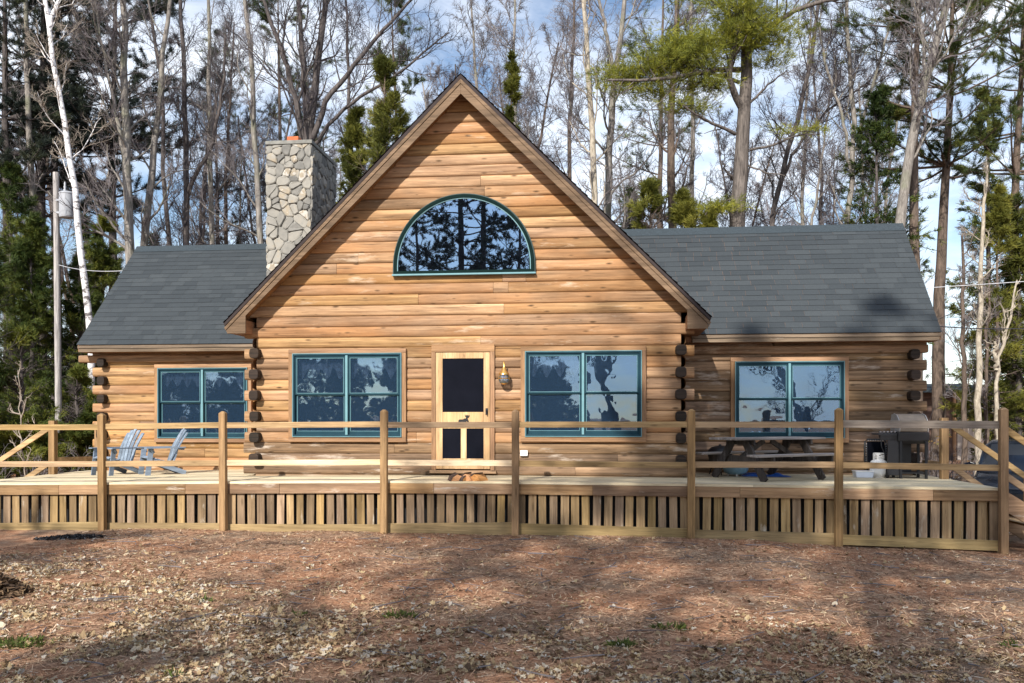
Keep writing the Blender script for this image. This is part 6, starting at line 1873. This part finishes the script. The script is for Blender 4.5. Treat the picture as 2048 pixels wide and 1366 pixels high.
# twigs lying about: thin tubes
def twigs():
    rg = np.random.default_rng(43)
    n = 420
    x = rg.uniform(-8, 6.5, n); y = rg.uniform(5.4, 14.2, n); z = gzv(x, y) + 0.012
    a = rg.uniform(0, 2 * PI, n)
    d = np.stack([np.cos(a), np.sin(a), np.zeros(n)], 1)
    l = rg.uniform(0.08, 0.5, n)
    P1, R1 = grow(rg, np.stack([x, y, z], 1), d, l, rg.uniform(0.003, 0.009, n), 5, 0.12, 0.0, 0.5)
    P1[:, :, 2] = np.array([[gz(*q[:2]) + 0.012 for q in p] for p in P1]) + rg.uniform(0, 0.02, (n, 1))
    acc = Acc(); acc.add(*tubes(P1, R1, 5))
    tag(link('twig_litter', acc.mesh('twig_litter'), M['twig']), 'small dry twigs lying on the lawn', 'twigs', kind='stuff')
twigs()
def tuft_patch():
    rg = np.random.default_rng(44)
    acc = Acc()
    for px, py, r_, n in ((40, 1285, 0.26, 130), (800, 1235, 0.16, 60), (1345, 1255, 0.18, 60), (1243, 1295, 0.10, 80), (600, 1230, 0.08, 16), (350, 1352, 0.08, 20), (2035, 1282, 0.12, 30), (410, 1205, 0.09, 14)):
        x, y = PG(px, py, 0.0)
        an = rg.uniform(0, 6.28, n); rr = r_ * np.sqrt(rg.random(n))
        pos = np.stack([x + rr * np.cos(an), y + 0.6 * rr * np.sin(an), gz(x, y) + 0.0 * an], 1)
        d = np.stack([np.cos(an) * 1.4, np.sin(an) * 1.4, np.ones(n)], 1)
        acc.add(*tufts(rg, pos, d, 3, 0.06, 0.016, 0.8, np.clip(rg.normal(0.5, 0.2, n), 0, 1)))
    tag(link('grass', acc.mesh('grass'), M['grass']), 'few small green grass tufts among the dead leaves', 'grass', kind='stuff')
tuft_patch()
def pile(name, label, px, py, rx, ry, h, n, mat, seed, size, tb):
    rg = np.random.default_rng(seed)
    x0, y0 = PG(px, py, 0.0)
    an = rg.uniform(0, 2 * PI, n); rr = np.sqrt(rg.random(n))
    x = x0 + rx * rr * np.cos(an); y = y0 + ry * rr * np.sin(an)
    z = gzv(x, y) + h * (1 - rr ** 1.5) * rg.random(n) ** 0.35 + 0.01
    t1 = unit(rg.normal(0, 1, (n, 3)) * np.array([1, 1, 0.55])); t2 = unit(np.cross(t1, rg.normal(0, 1, (n, 3)) * np.array([.4, .4, 1.0])))
    s_ = rg.uniform(*size, n)[:, None]
    p = np.stack([x, y, z], 1)
    Vv = np.stack([p - t1 * s_, p - t2 * s_ * .6, p + t1 * s_, p + t2 * s_ * .6], 1).reshape(-1, 3)
    tag(link(name, mesh_np(name, Vv, np.arange(n * 4).reshape(-1, 4), rg.beta(tb[0], tb[1], n)), M[mat]), label, 'pile', kind='stuff')
pile('leaf_pile', 'heap of dark brown raked leaves at the edge of the lawn', -32, 1192, 0.5, 0.45, 0.26, 1100, 'leaf', 46, (0.03, 0.06), (1.0, 5.5))
M['ash'] = ramped('ash', [(0.0, (0.015, 0.015, 0.017)), (0.6, (0.06, 0.06, 0.065)), (1.0, (0.45, 0.45, 0.46))], rough=0.95)
pile('ash_pile', 'dark patch of charred ash on the lawn by the skirt', 140, 1074, 0.62, 0.22, 0.05, 700, 'ash', 47, (0.012, 0.04), (1.1, 2.4))
# sunny leaf litter on the bank behind the stairs
def bank_leaves():
    rg = np.random.default_rng(45)
    n = 5200
    x = rg.uniform(6.6, 14, n); y = rg.uniform(17, 34, n); z = gzv(x, y) + 0.02
    a = rg.uniform(0, 2 * PI, n); s = rg.uniform(0.05, 0.10, n)
    d = np.stack([np.cos(a), np.sin(a), rg.normal(0, .35, n)], 1) * s[:, None]; e = np.stack([-np.sin(a), np.cos(a), rg.normal(0, .35, n)], 1) * s[:, None] * 0.7
    p = np.stack([x, y, z], 1)
    Vv = np.stack([p - d, p - e, p + d, p + e], 1).reshape(-1, 3)
    tag(link('leaf_litter', mesh_np('leaf_litter', Vv, np.arange(n * 4).reshape(-1, 4), rg.beta(2, 1.5, n)), M['leaf']), 'sunlit tan leaf litter on the bank behind the stairs', 'leaves', kind='stuff')
bank_leaves()

# ------------------------------------------------------------------ trees on the lake side of the lawn: they shade the cabin and show in its panes
def back_pine(label, px, Ym, H, r0, seed, base, maxlen, nl, mt='bark_dark', mc='pinedark', per=7, nb=7, wb=0.022, gap=0.0):
    """stands where its mirror image in the front wall panes falls at column px, Ym metres before the wall"""
    ymir = 2 * YM - (YM - Ym)
    x = PX(px, ymir); y = YM - Ym
    rg0 = np.random.default_rng(seed)
    t, c = conifer(seed, H, r0, base, maxlen, nl, 'pine', per=per, nb=nb, Lb=0.2, wb=wb, gap=gap, tonemid=0.4)
    root = put_tree('lakeside_pine', x, y, M[mt], M[mc], t, c)
    tag(root, label, 'pine', 'pines between the cabin and the lake')
    return root
back_pine('lakeside pine whose trunk shows in the arched window, the wider of the pair', 926, 36.2, 29.5, 0.30, 501, 0.30, 5.0, 72, per=12, wb=0.038)
back_pine('lakeside pine whose trunk shows in the arched window, the slimmer of the pair', 967, 36.0, 30.6, 0.26, 502, 0.34, 4.8, 72, per=12, wb=0.038)
back_pine('tall lakeside pine at the lantern side edge of the arched window', 1062, 35.0, 30.6, 0.24, 503, 0.45, 4.6, 66, per=12, wb=0.038)
back_pine('tall lakeside pine further along than the arched window pines, shading the grill', 1165, 34.0, 31.0, 0.22, 504, 0.60, 4.2, 56, per=12, wb=0.036)
def lake_tree(label, x, y, H, r0, seed, base, maxlen, nl, shape='pine', mt='bark_dark', mc='pinedark', name='lakeside_pine', cat='pine', **kw):
    t, c = conifer(seed, H, r0, base, maxlen, nl, shape, **kw)
    tag(put_tree(name, x, y, M[mt], M[mc], t, c), label, cat, 'trees between the cabin and the lake')
for px, dist, H in ((835, 33, 17.5), (1040, 31, 16.5)):
    lake_tree('lakeside pine mirrored toward the chimney side of the arched window' if px < 900 else 'lakeside pine mirrored toward the lantern side of the arched window', PX(px, YM + dist), YM - dist, H, 0.2, 550 + px, 0.3, 3.4, 50, per=9, nb=7, Lb=0.2, wb=0.034)
lake_tree('lakeside pine shading the lawn in front of the chairs', -14.4, -7.5, 14.5, 0.24, 512, 0.45, 3.4, 56, per=10, nb=7, Lb=0.2, wb=0.034)
for k, (px, dist, H, ml) in enumerate(((575, 19, 6.5, 1.7), (640, 22, 7.5, 1.9), (700, 19.5, 5.2, 1.5), (790, 24, 5.6, 1.3), (1075, 21, 5.5, 1.4), (1120, 24, 4.6, 1.6))):
    x = PX(px, YM + dist)
    lake_tree(('lakeside hemlock mirrored at the outer edge of the window nearest the chairs side', 'tallest lakeside hemlock mirrored in the gable window near the chimney side', 'short lakeside hemlock mirrored beside the mullion near the chimney side', 'slim lakeside hemlock mirrored near the screen door', 'lakeside hemlock mirrored right by the lantern', 'broad low lakeside hemlock mirrored past the lantern')[k],
              x, YM - dist, H, 0.12, 520 + k, 0.03, ml, 90, 'cone', 'bark_dark', 'pinedark', 'lakeside_hemlock', 'hemlock', per=10, nb=8, Lb=0.2, wb=0.024, droop=0.05, sub=8, gap=0.1)
for k, (px, dist, H, ml) in enumerate(((330, 20, 6.5, 1.8), (400, 23, 6.0, 1.8), (470, 20, 5.6, 1.5))):
    x = PX(px, YL + dist)
    lake_tree(('lakeside hemlock mirrored at the outer edge of the smaller wing window', 'lakeside hemlock mirrored at the mullion of the smaller wing window', 'lakeside hemlock mirrored at the inner edge of the smaller wing window')[k],
              x, YL - dist, H, 0.12, 530 + k, 0.03, ml, 90, 'cone', 'bark_dark', 'pinedark', 'lakeside_hemlock', 'hemlock', per=10, nb=8, Lb=0.2, wb=0.024, droop=0.05, sub=8, gap=0.1)
def lake_bare(label, px, wall, dist, path, r0, seed, **kw):
    x = PX(px, wall + dist); y = wall - dist
    t, c = bare_tree(seed, path, r0, 0.05, **kw)
    tag(put_tree('lakeside_tree', x, y, M['bark_dark'], M['twig_dark'], t, c), label, 'bare tree', 'trees between the cabin and the lake')
lake_bare('leaning bare lakeside tree mirrored in the window beside the lantern', 1232, YM, 19.5, [(0, 0, -.2), (-0.15, 0, 2.5), (-0.8, 0, 5), (-1.2, 0, 9), (-1.0, 0, 14)], 0.27, 540, nl=15, tmin=0.22, limb=2.4, m=(6, 5, 3), minr=0.005)
lake_bare('crooked bare lakeside tree mirrored in the large wing window', 1640, YR, 25, [(0, 0, -.2), (-0.6, 0, 2.2), (-1.5, 0, 3.6), (-2.4, 0, 6.5), (-2.6, 0, 11)], 0.2, 541, nl=18, tmin=0.15, limb=2.6, m=(7, 6, 4), minr=0.006)
lake_bare('upright bare lakeside tree mirrored at the grill side of the large wing window', 1690, YR, 20, [(0, 0, -.2), (0.1, 0, 4), (-0.2, 0, 8), (0, 0, 13)], 0.16, 542, nl=20, tmin=0.15, limb=2.6, m=(7, 6, 4), minr=0.006)
